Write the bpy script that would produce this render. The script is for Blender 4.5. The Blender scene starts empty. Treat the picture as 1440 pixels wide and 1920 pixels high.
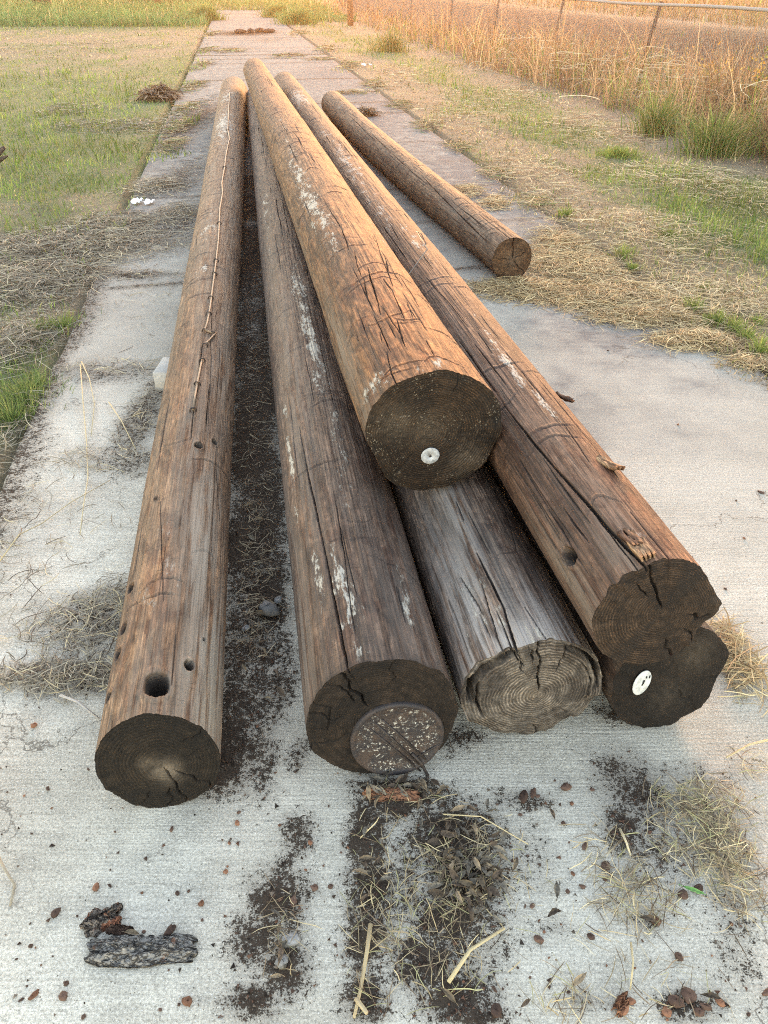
import bpy, math, random
import numpy as np
from mathutils import Vector, Matrix

R = math.radians
sc = bpy.context.scene
COL = sc.collection
random.seed(11)
rng = np.random.RandomState(11)

# ------------------------------------------------------------------ camera
CAM_H, FPX, CX, CY = 1.5, 1442.0, 720.0, 960.0
PITCH = math.atan(996.0 / FPX)
SP, CP = math.sin(PITCH), math.cos(PITCH)
cd = bpy.data.cameras.new('camera')
cam = bpy.data.objects.new('camera', cd); COL.objects.link(cam)
cam.location = (0, 0, CAM_H)
cam.rotation_euler = (R(90) - PITCH, 0, 0)
cd.sensor_fit = 'VERTICAL'; cd.sensor_height = 24.0; cd.sensor_width = 18.0
cd.lens = FPX / 1920.0 * 24.0
cd.clip_start = 0.02; cd.clip_end = 2000
sc.camera = cam

# ------------------------------------------------------------------ light
SUN_EL, SUN_AZ = 8.5, 7.0          # degrees; azimuth to the right of straight ahead (+Y)
w = bpy.data.worlds.new('World'); sc.world = w; w.use_nodes = True
nt = w.node_tree
sky = nt.nodes.new('ShaderNodeTexSky'); sky.sky_type = 'NISHITA'; sky.sun_disc = False
sky.sun_elevation = R(SUN_EL); sky.sun_rotation = R(SUN_AZ)
sky.dust_density = 0.4; sky.air_density = 1.0; sky.ozone_density = 0.3
bg = nt.nodes['Background']; bg.inputs['Strength'].default_value = 0.15
tint = nt.nodes.new('ShaderNodeMix'); tint.data_type = 'RGBA'; tint.blend_type = 'MULTIPLY'; tint.inputs[0].default_value = 1
tint.inputs[7].default_value = (1.14, .97, .885, 1)
nt.links.new(sky.outputs[0], tint.inputs[6]); nt.links.new(tint.outputs[2], bg.inputs['Color'])
sd = bpy.data.lights.new('sun', 'SUN'); sun = bpy.data.objects.new('sun', sd); COL.objects.link(sun)
sd.energy = 0.5; sd.angle = R(13); sd.color = (1.0, 0.40, 0.11)
el, az = R(SUN_EL), R(SUN_AZ)
to_sun = Vector((math.sin(az) * math.cos(el), math.cos(az) * math.cos(el), math.sin(el)))
sun.rotation_euler = (-to_sun).to_track_quat('-Z', 'Y').to_euler()
vs = sc.view_settings
vs.view_transform = 'Standard'; vs.look = 'None'; vs.gamma = 1; vs.use_curve_mapping = False
vs.exposure = 3.4
sc.cycles.use_denoising = False
sc.cycles.pixel_filter_type = 'BLACKMAN_HARRIS'; sc.cycles.filter_width = 1.05
sc.cycles.sample_clamp_indirect = .10; sc.cycles.sample_clamp_direct = .35; sc.cycles.max_bounces = 6; sc.cycles.volume_bounces = 0

# ------------------------------------------------------------------ measuring helpers
def ray(px, py):
    u = (px - CX) / FPX; v = (py - CY) / FPX
    return np.array([u, CP - v * SP, -(SP + v * CP)])
def at(px, py, z=0.0):
    r = ray(px, py); d = (CAM_H - z) / -r[2]
    return np.array([r[0] * d, r[1] * d, z]), d
def atv(px, py, z=0.0):
    u = (px - CX) / FPX; v = (py - CY) / FPX
    k = SP + v * CP
    d = (CAM_H - z) / k
    return u * d, (CP - v * SP) * d, d

# ------------------------------------------------------------------ noise
_T = np.random.RandomState(5).rand(64, 64, 64).astype(np.float32) * 2 - 1
def vn(x, y, z):
    x = np.asarray(x, np.float32); y = np.asarray(y, np.float32); z = np.asarray(z, np.float32)
    x, y, z = np.broadcast_arrays(x, y, z)
    fx, fy, fz = np.floor(x), np.floor(y), np.floor(z)
    i = fx.astype(np.int32) & 63; j = fy.astype(np.int32) & 63; k = fz.astype(np.int32) & 63
    a, b, c = x - fx, y - fy, z - fz
    a = a * a * (3 - 2 * a); b = b * b * (3 - 2 * b); c = c * c * (3 - 2 * c)
    i1, j1, k1 = (i + 1) & 63, (j + 1) & 63, (k + 1) & 63
    def L(p, q, t): return p + (q - p) * t
    return L(L(L(_T[i, j, k], _T[i1, j, k], a), L(_T[i, j1, k], _T[i1, j1, k], a), b),
             L(L(_T[i, j, k1], _T[i1, j, k1], a), L(_T[i, j1, k1], _T[i1, j1, k1], a), b), c)
def fbm(x, y, z, o=4):
    s = 0; a = 1.0; t = 0
    for k in range(o):
        s = s + a * vn(x * 2**k + 7.3 * k, y * 2**k + 3.1 * k, z * 2**k + 1.7 * k); t += a; a *= .5
    return s / t
def sst(a, b, x):
    t = np.clip((x - a) / (b - a), 0, 1); return t * t * (3 - 2 * t)

# ------------------------------------------------------------------ mesh helpers
def mesh_arrays(name, V, loops, totals, attrs=None, smooth=False):
    me = bpy.data.meshes.new(name)
    V = np.asarray(V, np.float32); loops = np.asarray(loops, np.int32).ravel(); totals = np.asarray(totals, np.int32)
    me.vertices.add(len(V)); me.vertices.foreach_set('co', V.ravel())
    me.loops.add(len(loops)); me.loops.foreach_set('vertex_index', loops)
    me.polygons.add(len(totals))
    st = np.concatenate([[0], np.cumsum(totals)[:-1]]).astype(np.int32)
    me.polygons.foreach_set('loop_start', st)
    try: me.polygons.foreach_set('loop_total', totals)
    except Exception: pass
    if smooth: me.polygons.foreach_set('use_smooth', np.ones(len(totals), bool))
    for k, a in (attrs or {}).items():
        a = np.asarray(a, np.float32)
        if a.ndim == 2:
            if a.shape[1] == 3: a = np.concatenate([a, np.ones((len(a), 1), np.float32)], 1)
            at_ = me.attributes.new(k, 'FLOAT_COLOR', 'POINT'); at_.data.foreach_set('color', a.ravel())
        else:
            at_ = me.attributes.new(k, 'FLOAT', 'POINT'); at_.data.foreach_set('value', a.ravel())
    me.update(); me.validate()
    return me
def link(name, me, mat=None, parent=None):
    o = bpy.data.objects.new(name, me); COL.objects.link(o)
    if mat is not None and me is not None: me.materials.append(mat)
    if parent is not None: o.parent = parent
    return o
def tag(o, label=None, cat=None, group=None, kind=None):
    if label: o['label'] = label
    if cat: o['category'] = cat
    if group: o['group'] = group
    if kind: o['kind'] = kind
    return o
def empty(name, loc=(0, 0, 0), mw=None):
    o = bpy.data.objects.new(name, None); COL.objects.link(o)
    o.empty_display_size = .1
    if mw is not None: o.matrix_world = mw
    else: o.location = loc
    return o
class MB:
    def __init__(s): s.v = []; s.l = []; s.t = []; s.n = 0; s.c = []
    def add(s, V, F, col=None):
        s.v.append(np.asarray(V, np.float32).reshape(-1, 3))
        for f in F: s.l.extend([i + s.n for i in f]); s.t.append(len(f))
        k = len(s.v[-1]); s.n += k
        s.c.append(np.tile(np.asarray(col if col is not None else (1, 1, 1), np.float32), (k, 1)))
    def tube(s, pts, rad, sides=6, cap=True, col=None):
        pts = [np.asarray(p, float) for p in pts]; n = len(pts)
        rad = rad if hasattr(rad, '__len__') else [rad] * n
        V = []; prev = None
        for i in range(n):
            t = pts[min(i + 1, n - 1)] - pts[max(i - 1, 0)]; t = t / (np.linalg.norm(t) + 1e-9)
            ref = prev if prev is not None else (np.array([0, 0, 1.]) if abs(t[2]) < .9 else np.array([1., 0, 0]))
            b = ref - t * ref.dot(t); b /= np.linalg.norm(b) + 1e-9; prev = b; c = np.cross(t, b)
            for k in range(sides):
                a = 2 * math.pi * k / sides
                V.append(pts[i] + rad[i] * (math.cos(a) * b + math.sin(a) * c))
        F = []
        for i in range(n - 1):
            for k in range(sides):
                k2 = (k + 1) % sides
                F.append((i * sides + k, i * sides + k2, (i + 1) * sides + k2, (i + 1) * sides + k))
        if cap: F.append(tuple(range(sides))[::-1]); F.append(tuple(range((n - 1) * sides, n * sides)))
        s.add(V, F, col)
    def box(s, c, d, rot=0, col=None, bev=0.0):
        x, y, z = [q / 2 for q in d]; b = bev
        ca, sa = math.cos(rot), math.sin(rot)
        prof = [(-z, b), (-z + b, 0), (z - b, 0), (z, b)] if b else [(-z, 0), (z, 0)]
        V = []; F = []
        for zz, ins in prof:
            X, Y = x - ins, y - ins
            ring = [(-X, -Y + b), (-X + b, -Y), (X - b, -Y), (X, -Y + b), (X, Y - b), (X - b, Y), (-X + b, Y), (-X, Y - b)] if b else [(-X, -Y), (X, -Y), (X, Y), (-X, Y)]
            for p, q in ring: V.append((c[0] + p * ca - q * sa, c[1] + p * sa + q * ca, c[2] + zz))
        m = 8 if b else 4
        for i in range(len(prof) - 1):
            for k in range(m): F.append((i * m + k, i * m + (k + 1) % m, (i + 1) * m + (k + 1) % m, (i + 1) * m + k))
        F.append(tuple(range(m))[::-1]); F.append(tuple(range((len(prof) - 1) * m, len(prof) * m)))
        s.add(V, F, col)
    def mesh(s, name, smooth=False):
        return mesh_arrays(name, np.concatenate(s.v), s.l, s.t, {'col': np.concatenate(s.c)}, smooth)
    def build(s, name, mat, parent=None, smooth=False):
        return link(name, s.mesh(name, smooth), mat, parent)

# ------------------------------------------------------------------ material helpers
class NT:
    def __init__(s, name):
        s.m = bpy.data.materials.new(name); s.m.use_nodes = True
        s.t = s.m.node_tree; s.b = s.t.nodes['Principled BSDF']; s.out = s.t.nodes['Material Output']
        s.b.inputs['Roughness'].default_value = .85
        s.b.inputs['Specular IOR Level'].default_value = .25
    def n(s, typ, **kw):
        o = s.t.nodes.new(typ)
        for k, v in kw.items(): setattr(o, k, v)
        return o
    def L(s, a, b): s.t.links.new(a, b)
    def put(s, sock, v):
        if isinstance(v, bpy.types.NodeSocket): s.L(v, sock)
        else: sock.default_value = v
    def math(s, op, a, b=None, c=None, clamp=False):
        o = s.n('ShaderNodeMath', operation=op); o.use_clamp = clamp
        s.put(o.inputs[0], a)
        if b is not None: s.put(o.inputs[1], b)
        if c is not None: s.put(o.inputs[2], c)
        return o.outputs[0]
    def coord(s, scale=(1, 1, 1), loc=(0, 0, 0), kind='Object'):
        tc = s.n('ShaderNodeTexCoord'); mp = s.n('ShaderNodeMapping')
        mp.inputs['Scale'].default_value = scale; mp.inputs['Location'].default_value = loc
        s.L(tc.outputs[kind], mp.inputs['Vector']); return mp.outputs[0]
    def noise(s, scale=(1, 1, 1), detail=4, rough=.55, loc=(0, 0, 0), dist=0.0, k=1.0, kind='Object'):
        o = s.n('ShaderNodeTexNoise'); o.inputs['Scale'].default_value = k
        o.inputs['Detail'].default_value = detail; o.inputs['Roughness'].default_value = rough; o.inputs['Distortion'].default_value = dist
        s.L(s.coord(scale, loc, kind), o.inputs['Vector']); return o.outputs['Fac']
    def vor(s, scale, feature='F1', loc=(0, 0, 0), out='Distance'):
        o = s.n('ShaderNodeTexVoronoi', feature=feature); o.inputs['Scale'].default_value = 1
        s.L(s.coord(scale, loc), o.inputs['Vector']); return o.outputs[out]
    def ss(s, a, b, x):
        o = s.n('ShaderNodeMapRange', interpolation_type='SMOOTHSTEP')
        s.put(o.inputs['Value'], x); o.inputs['From Min'].default_value = a; o.inputs['From Max'].default_value = b
        return o.outputs[0]
    def rng(s, a, b, c, d, x):
        o = s.n('ShaderNodeMapRange'); s.put(o.inputs['Value'], x)
        for i, v in zip(('From Min', 'From Max', 'To Min', 'To Max'), (a, b, c, d)): o.inputs[i].default_value = v
        return o.outputs[0]
    def mix(s, f, a, b, mode='MIX'):
        o = s.n('ShaderNodeMix', data_type='RGBA', blend_type=mode); o.clamp_factor = True
        s.put(o.inputs[0], f)
        for k, v in ((6, a), (7, b)):
            if isinstance(v, tuple): v = (*v[:3], 1.0)
            s.put(o.inputs[k], v)
        return o.outputs[2]
    def grey(s, v):
        o = s.n('ShaderNodeCombineColor'); [s.put(o.inputs[i], v) for i in range(3)]; return o.outputs[0]
    def attr(s, name, out='Fac'):
        o = s.n('ShaderNodeAttribute', attribute_name=name); return o.outputs[out]
    def bump(s, h, dist=.002, strength=.6):
        o = s.n('ShaderNodeBump'); o.inputs['Distance'].default_value = dist; o.inputs['Strength'].default_value = strength
        s.L(h, o.inputs['Height']); s.L(o.outputs[0], s.b.inputs['Normal'])
    def color(s, c): s.put(s.b.inputs['Base Color'], c if not isinstance(c, tuple) else (*c, 1))

def plain(name, col, rough=.7, metal=0.0, var=.25, scale=40, use_col=False):
    N = NT(name)
    f = N.noise((scale,) * 3, 5)
    base = N.attr('col', 'Color') if use_col else (*col, 1)
    a = N.mix(1, base, N.grey(N.rng(.25, .75, 1 - var, 1 + var, f)), 'MULTIPLY')
    N.color(a); N.b.inputs['Roughness'].default_value = rough; N.b.inputs['Metallic'].default_value = metal
    N.bump(f, .001, .4)
    return N.m

def wood_mat(name, dk, lt, grey=(.27, .235, .20), seed=0.0, redtop=(.30, .135, .05), period=.0065, ring=.6, rlo=.40):
    N = NT(name)
    big = N.noise((7, .9, 7), 6, .6, (seed, seed, 0), .6)
    big2 = N.noise((22, 2.6, 22), 5, .62, (seed + 3, 0, seed), .4)
    f = N.ss(.34, .68, N.math('ADD', N.math('MULTIPLY', big, .55), N.math('MULTIPLY', big2, .45)))
    c = N.mix(f, dk, lt)
    c = N.mix(N.math('MULTIPLY', N.attr('orange'), N.rng(.3, .7, .6, 1, big2)), c, redtop)  # warm patches: wood colour with low sunlight painted in
    # growth rings cut by the surface: distance from the pith, disturbed
    sep = N.n('ShaderNodeSeparateXYZ'); N.L(N.n('ShaderNodeTexCoord').outputs['Object'], sep.inputs[0])
    rad = N.math('SQRT', N.math('ADD', N.math('MULTIPLY', sep.outputs[0], sep.outputs[0]), N.math('MULTIPLY', sep.outputs[2], sep.outputs[2])))
    wob = N.math('ADD', N.math('MULTIPLY', N.noise((10, 2.2, 10), 3, .5, (0, seed, 0), .5), .05), N.math('MULTIPLY', N.noise((45, 9, 45), 3, .5, (0, seed, 5)), .009))
    rr = N.math('ADD', rad, wob)
    rings = N.math('MULTIPLY_ADD', N.math('SINE', N.math('MULTIPLY', rr, 2 * math.pi / period)), .5, .5)
    rm = N.math('MULTIPLY', N.ss(rlo, rlo + .2, N.noise((5, 1.2, 5), 2, .5, (seed, 2, 1))), ring)
    c = N.mix(rm, c, N.mix(1, c, N.mix(rings, (1.5, 1.42, 1.3), (.48, .44, .42)), 'MULTIPLY'))
    # long grain streaks and fine checks
    pm = N.ss(.535, .56, N.noise((17, 6, 17), 5, .62, (seed, 11, 4), .9))
    c = N.mix(N.math('MULTIPLY', pm, .75), c, N.mix(1, c, (.62, .50, .46), 'MULTIPLY'))
    pt = N.ss(.54, .60, N.noise((55, 5, 55), 5, .65, (seed, 15, 8), .5))
    c = N.mix(N.math('MULTIPLY', pt, .5), c, N.mix(1, c, (1.7, 1.7, 1.65), 'MULTIPLY'))
    st = N.noise((170, 4, 170), 4, .65, (seed, 0, 0))
    st2 = N.noise((420, 14, 420), 3, .6, (0, seed, 0))
    c = N.mix(1, c, N.grey(N.rng(.37, .63, .60, 1.36, st)), 'MULTIPLY')
    c = N.mix(1, c, N.grey(N.rng(.37, .63, .70, 1.28, st2)), 'MULTIPLY')
    mot = N.noise((38, 16, 38), 7, .68, (seed, 6, 2), .8)
    c = N.mix(1, c, N.grey(N.rng(.36, .64, .60, 1.36, mot)), 'MULTIPLY')
    scr = N.math('MULTIPLY', N.ss(.60, .68, N.noise((26, 150, 26), 3, .6, (seed, 3, 3), 1.2)), N.ss(.45, .6, N.noise((6, 3, 6), 3, .5, (3, seed, 9))))
    c = N.mix(N.math('MULTIPLY', scr, .55), c, (.03, .02, .014))
    spk = N.ss(.66, .72, N.noise((210, 90, 210), 3, .6, (1, seed, 7)))
    c = N.mix(N.math('MULTIPLY', spk, .6), c, (.028, .02, .015))
    chk = N.ss(.70, .76, N.noise((95, 1.6, 95), 2, .5, (seed + 9, 1, 0), .3))
    c = N.mix(N.math('MULTIPLY', chk, .75), c, (.018, .013, .01))
    # grey weathering, pale crust, dark stains, shade painted into cracks and holes
    gf = N.math('MULTIPLY', N.attr('grey'), N.ss(.36, .56, N.noise((60, 3, 60), 5, .6, (4, seed, 0))))
    c = N.mix(gf, c, N.mix(N.math('MULTIPLY', st, 1.0), (grey[0] * .62, grey[1] * .62, grey[2] * .62), (grey[0] * 1.35, grey[1] * 1.35, grey[2] * 1.35)))
    fl = N.noise((150, 42, 150), 5, .7, (seed, seed, 3))
    fl2 = N.noise((28, 9, 28), 4, .6, (2, seed, 3))
    bf = N.ss(.50, .62, N.math('MULTIPLY_ADD', N.attr('bleach'), .22, N.math('ADD', N.math('MULTIPLY', fl, .75), N.math('MULTIPLY', N.math('SUBTRACT', fl2, .5), .9))))
    bf = N.math('MULTIPLY', bf, N.ss(.05, .3, N.attr('bleach')))
    c = N.mix(N.math('MULTIPLY', bf, .85), c, (.36, .325, .27))
    c = N.mix(N.attr('dark'), c, (.020, .015, .012))
    N.color(c)
    N.b.inputs['Roughness'].default_value = .78
    h = N.math('ADD', N.math('MULTIPLY', st, .5), N.math('ADD', N.math('MULTIPLY', st2, .25), N.math('MULTIPLY', fl, .35)))
    h = N.math('ADD', h, N.math('MULTIPLY', N.math('SUBTRACT', bf, N.math('ADD', chk, N.math('ADD', scr, N.math('SUBTRACT', 1.0, mot)))), .35))
    h = N.math('ADD', h, N.math('MULTIPLY', N.math('MULTIPLY', rings, rm), -.35))
    N.bump(h, .0035, .85)
    return N.m

def face_mat(name, dk, lt, seed=0.0, period=.0058, contrast=.6, speck=0.0):
    N = NT(name)
    d = N.attr('ringd')
    wob = N.math('MULTIPLY', N.math('SUBTRACT', N.noise((22, 22, 22), 3, .5, (seed, 0, 0)), .5), .010)
    wob2 = N.math('MULTIPLY', N.math('SUBTRACT', N.noise((90, 90, 90), 2, .5, (seed, 4, 0)), .5), .003)
    q = N.math('ADD', d, N.math('ADD', wob, wob2))
    sn = N.math('MULTIPLY_ADD', N.math('SINE', N.math('MULTIPLY', q, 2 * math.pi / period)), .5, .5)
    q2 = N.math('MULTIPLY_ADD', N.math('SINE', N.math('MULTIPLY', q, 2 * math.pi / (period * 4.3))), .5, .5)
    r = N.math('POWER', sn, 1.6)
    big = N.noise((14, 14, 14), 5, .6, (seed, 1, seed), .5)
    fine = N.noise((260, 260, 260), 4, .7)
    mid = N.noise((60, 60, 60), 4, .6, (1, seed, 0))
    c = N.mix(N.ss(.35, .65, big), dk, lt)
    k = N.math('MULTIPLY', N.ss(.3, .6, N.noise((16, 16, 16), 3, .5, (seed, 8, 0))), contrast)
    c = N.mix(k, c, N.mix(1, c, N.mix(r, (.42, .40, .38), (1.75, 1.68, 1.6)), 'MULTIPLY'))
    c = N.mix(.5, c, N.mix(1, c, N.grey(N.rng(0, 1, .7, 1.3, q2)), 'MULTIPLY'))
    c = N.mix(1, c, N.grey(N.rng(.3, .7, .55, 1.5, mid)), 'MULTIPLY')
    c = N.mix(1, c, N.grey(N.rng(.3, .7, .6, 1.4, fine)), 'MULTIPLY')
    saw = N.noise((16, 3, 300), 3, .6, (seed, 2, 2), .15)
    c = N.mix(1, c, N.grey(N.rng(.35, .65, .80, 1.22, saw)), 'MULTIPLY')
    if speck:
        sp = N.math('MULTIPLY', N.ss(.60, .67, N.noise((170, 170, 170), 3, .6, (3, 3, seed))), N.ss(.42, .62, N.noise((13, 13, 13), 3, .5, (6, 0, seed))))
        c = N.mix(N.math('MULTIPLY', sp, speck), c, (.30, .26, .20))
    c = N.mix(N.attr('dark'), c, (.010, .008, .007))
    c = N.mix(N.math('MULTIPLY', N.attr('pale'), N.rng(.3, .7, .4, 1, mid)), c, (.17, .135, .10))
    N.color(c)
    N.b.inputs['Roughness'].default_value = .82
    h = N.math('ADD', N.math('MULTIPLY', fine, .5), N.math('ADD', N.math('MULTIPLY', mid, .6), N.math('MULTIPLY', N.math('ADD', sn, saw), .5)))
    N.bump(h, .0028, .9)
    return N.m

# ------------------------------------------------------------------ poles
class Pole: pass
def pole_frame(P0, P1, r0, r1):
    p = Pole(); p.P0 = np.array(P0, float); p.P1 = np.array(P1, float); p.r0 = r0; p.r1 = r1
    v = p.P1 - p.P0; p.L = np.linalg.norm(v); p.a = v / p.L
    up = np.array([0, 0, 1.]); u = up - p.a * up.dot(p.a); p.u = u / np.linalg.norm(u); p.w = np.cross(p.a, p.u)
    return p
def pick(p, px, py):
    """photo measurement -> (s, theta) on the pole's side"""
    d = ray(px, py); o = np.array([0, 0, CAM_H]) - p.P0
    ox, oy, oz = o.dot(p.w), o.dot(p.a), o.dot(p.u)
    dx, dy, dz = d.dot(p.w), d.dot(p.a), d.dot(p.u)
    k = (p.r1 - p.r0) / p.L
    A = dx * dx + dz * dz - (k * dy)**2
    B = 2 * (ox * dx + oz * dz - k * dy * (p.r0 + k * oy))
    C = ox * ox + oz * oz - (p.r0 + k * oy)**2
    D = B * B - 4 * A * C
    t = (-B - math.sqrt(D)) / (2 * A) if D > 0 else -B / (2 * A)
    x, y, z = ox + t * dx, oy + t * dy, oz + t * dz
    return y, math.atan2(x, z)
def pickface(p, px, py):
    d = ray(px, py); o = np.array([0, 0, CAM_H]) - p.P0
    t = -o.dot(p.a) / d.dot(p.a); q = o + d * t
    return q.dot(p.w), q.dot(p.u)
def wrap(t): return (t + np.pi) % (2 * np.pi) - np.pi

def make_pole(p, name, label, mat, fmat, seed, cols=500, cracks=(), holes=(), bleach=(), grey=(), orange=(), dark=(), lumps=(),
              ncheck=30, narc=40, flat=1.0, chip=.006, tilt=0.0, fcracks=(), groove=None, pith=(0, 0), pale=(), step=(.0036, .0022), bow=(0, 0),
              wild=.03, group='old wooden poles heaped on the concrete path', check_s=(0, 9), facedark=(), rimdark=0.0, gbase=0.0):
    rs = np.random.RandomState(seed)
    s = [0.0]
    while s[-1] < p.L: s.append(s[-1] + min(.035, step[0] + step[1] * s[-1]))
    s = np.array(s); s[-1] = p.L; ns = len(s)
    t = np.linspace(-1, 1, cols, endpoint=False); th = np.pi * (.60 * t + .40 * t**3)
    S, T = np.meshgrid(s, th, indexing='ij')
    sx, cz = np.sin(T), np.cos(T)
    r = p.r0 + (p.r1 - p.r0) * S / p.L
    rad = r * (1 + wild * fbm(sx * 1.1 + seed, cz * 1.1, S * .45, 3) + wild * .45 * fbm(sx * 3 + seed, cz * 3, S * 1.7, 3))
    rad = rad / np.sqrt(sx**2 + (cz / flat)**2)
    for a, amp, wd, ln in lumps:      # outline of the cut, fading along the pole
        rad += r * amp * np.exp(-(wrap(T - a) / wd)**2) * np.exp(-S / ln)
    rad += .0022 * fbm(sx * 14 + seed, cz * 14, S * 3.0, 4) + .0012 * fbm(sx * 50, cz * 50 + seed, S * 5, 2)
    dk = np.zeros_like(S); disp = np.zeros_like(S)
    sp = np.gradient(s)
    def crack(poly, wd, dep, open0, wander=.02, dkk=.9):
        poly = sorted(poly); ps = np.array([q[0] for q in poly]); pt = np.array([q[1] for q in poly])
        i0, i1 = np.searchsorted(s, max(0, ps[0])), np.searchsorted(s, ps[-1])
        if i1 - i0 < 2: return
        ss_ = s[i0:i1]; tc = np.interp(ss_, ps, pt) + wander * vn(ss_ * 5 + seed, rs.rand() * 50, 0) + .3 * wander * vn(ss_ * 22, rs.rand() * 50, 3)
        env = np.clip((ps[-1] - ss_) / max(.04, .25 * (ps[-1] - ps[0])), 0, 1)
        if not open0: env = env * np.clip((ss_ - ps[0]) / max(.03, .25 * (ps[-1] - ps[0])), 0, 1)
        env = env**.6 * (.75 + .4 * vn(ss_ * 9, rs.rand() * 50, 1))
        dl = np.abs(wrap(T[i0:i1] - tc[:, None])) * r[i0:i1]
        ww = np.maximum(wd * env, .001)[:, None]
        m = np.clip(1 - dl / np.maximum(ww * .62, .0016), 0, 1)**.5 * (env[:, None] > .05)
        disp[i0:i1] = np.minimum(disp[i0:i1], -dep * env[:, None] * m)
        dk[i0:i1] = np.maximum(dk[i0:i1], dkk * np.clip(m * 1.6, 0, 1))  # dirt and painted shade inside the crack
    for poly, wd, dep, open0 in cracks:
        crack([pick(p, *q) for q in poly] + ([(0.0, pick(p, *poly[-1])[1])] if open0 else []), wd, dep, open0)
    for k in range(ncheck):
        s0 = check_s[0] + (check_s[1] - check_s[0]) * rs.rand()**1.5; ln = .08 + .5 * rs.rand()**2; a0 = rs.uniform(-1.7, 1.7)
        sc_ = 1 + .22 * s0
        crack([(s0, a0), (s0 + ln * sc_, a0 + rs.uniform(-.05, .05))], (.0022 + .0022 * rs.rand()) * sc_, .008, False)
    for k in range(narc):             # peeling scars that run round the pole
        s0 = rs.rand() * p.L * .95; a0 = rs.uniform(-1.4, 1.4); sp0 = rs.uniform(.25, .9)
        bl = rs.uniform(-.06, .06); th_ = max(.0035, .9 * (step[0] + step[1] * s0))
        i0, i1 = np.searchsorted(s, s0 - .12), np.searchsorted(s, s0 + .12)
        if i1 - i0 < 2: continue
        da = wrap(T[i0:i1] - a0); sc0 = s0 + bl * (da / sp0)**2 + .012 * vn(T[i0:i1] * 4, k * 3.1, seed)
        m = np.clip(1 - np.abs(S[i0:i1] - sc0) / th_, 0, 1) * np.clip(1.2 * (1 - (da / sp0)**2), 0, 1)
        am = rs.uniform(.35, .9)
        disp[i0:i1] -= .0035 * am * m; dk[i0:i1] = np.maximum(dk[i0:i1], .75 * am * m)
        lip = np.clip(1 - np.abs(S[i0:i1] - sc0 - 1.6 * th_) / (1.6 * th_), 0, 1) * np.clip(1 - (da / sp0)**2, 0, 1)
        disp[i0:i1] += .0025 * am * lip
    for px, py, rh, dep in holes:
        hs, ht = pick(p, px, py)
        q = np.sqrt(((S - hs) / 1.45)**2 + (wrap(T - ht) * r)**2) * (1 + .12 * vn(T * 9, S * 40, seed))
        disp = np.where(q < rh * 1.15, np.minimum(disp, -dep * sst(rh * 1.12, rh * .85, q)), disp)
        dk = np.maximum(dk, .93 * sst(rh * 1.22, rh * 1.02, q))  # hole walls painted dark for their shade
        rad += .003 * np.exp(-((q - rh * 1.35) / (rh * .35))**2)
    rad += disp
    def patch(lst):
        o = np.zeros_like(S)
        for px, py, ls, la, amp in lst:
            hs, ht = pick(p, px, py)
            o = np.maximum(o, amp * np.exp(-((S - hs) / ls)**2 - (wrap(T - ht) * r / la)**2))
        return o
    A = {'bleach': patch(bleach), 'grey': np.clip(patch(grey) + gbase * (.6 + fbm(sx * 2 + seed, cz * 2, S * 1.1, 3)), 0, 1), 'orange': patch(orange), 'dark': np.clip(np.maximum(dk, patch(dark)), 0, 1)}
    ch = chip * np.clip(.55 + 1.1 * fbm(np.sin(th) * 5 + seed, np.cos(th) * 5, 0, 4), 0, 1.5)
    if rimdark: A['dark'] = np.maximum(A['dark'], rimdark * np.exp(-(S / .02)**2) * (.5 + .5 * vn(T * 7, S * 60, 2)))
    X = rad * sx + bow[0] * np.sin(np.pi * S / p.L); Z = rad * cz + bow[1] * np.sin(np.pi * S / p.L)
    Y = S + (ch[None, :] + tilt * Z) * np.exp(-S / .05)
    V = np.stack([X, Y, Z], -1).reshape(-1, 3)
    idx = np.arange(ns * cols).reshape(ns, cols); nx = np.roll(idx, -1, 1)
    Q = np.stack([idx[:-1], idx[1:], nx[1:], nx[:-1]], -1).reshape(-1, 4)
    nv = len(V); V = np.vstack([V, [[bow[0] * 0, p.L, 0]]])
    tri = np.stack([idx[-1], np.full(cols, nv), nx[-1]], -1)
    for k in A: A[k] = np.append(A[k].ravel(), 0)
    mw = Matrix(((p.w[0], p.a[0], p.u[0], p.P0[0]), (p.w[1], p.a[1], p.u[1], p.P0[1]), (p.w[2], p.a[2], p.u[2], p.P0[2]), (0, 0, 0, 1)))
    root = empty(name, mw=mw); tag(root, label, 'wooden pole', group)
    me = mesh_arrays('shaft', V, np.concatenate([Q.ravel(), tri.ravel()]), np.concatenate([np.full(len(Q), 4), np.full(cols, 3)]), A, True)
    link('shaft', me, mat, root)
    # the sawn end
    nr = 72; rho = np.linspace(0, 1, nr + 1)[1:]
    RH, TH = np.meshgrid(rho, th, indexing='ij')
    oX, oZ = X[0], Z[0]
    fX = pith[0] * (1 - RH) + oX[None] * RH; fZ = pith[1] * (1 - RH) + oZ[None] * RH
    Ro = rad[0][None] * RH
    fd = np.zeros_like(RH)
    D = .0025 * fbm(fX * 60, fZ * 60, seed, 3) * sst(1, .9, RH) + .0008 * vn(fX * 350, fZ * 350, seed)
    for a0, q0, q1, wd, dep in fcracks:
        ac = a0 + .10 * vn(RH * 7 + a0 * 5, a0 * 9, seed) + .03 * vn(RH * 25, a0 * 9, seed)
        env = sst(q0 - .08, q0 + .08, RH) * (sst(q1 + .05, q1 - .15, RH) if q1 < .99 else 1)
        m = np.clip(1 - np.abs(wrap(TH - ac)) * Ro / np.maximum(wd * env, .001), 0, 1)**.6 * (env > .03)
        D += dep * m * env; fd = np.maximum(fd, .9 * np.clip(m * 1.5, 0, 1))  # shade painted into the radial cracks
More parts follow.
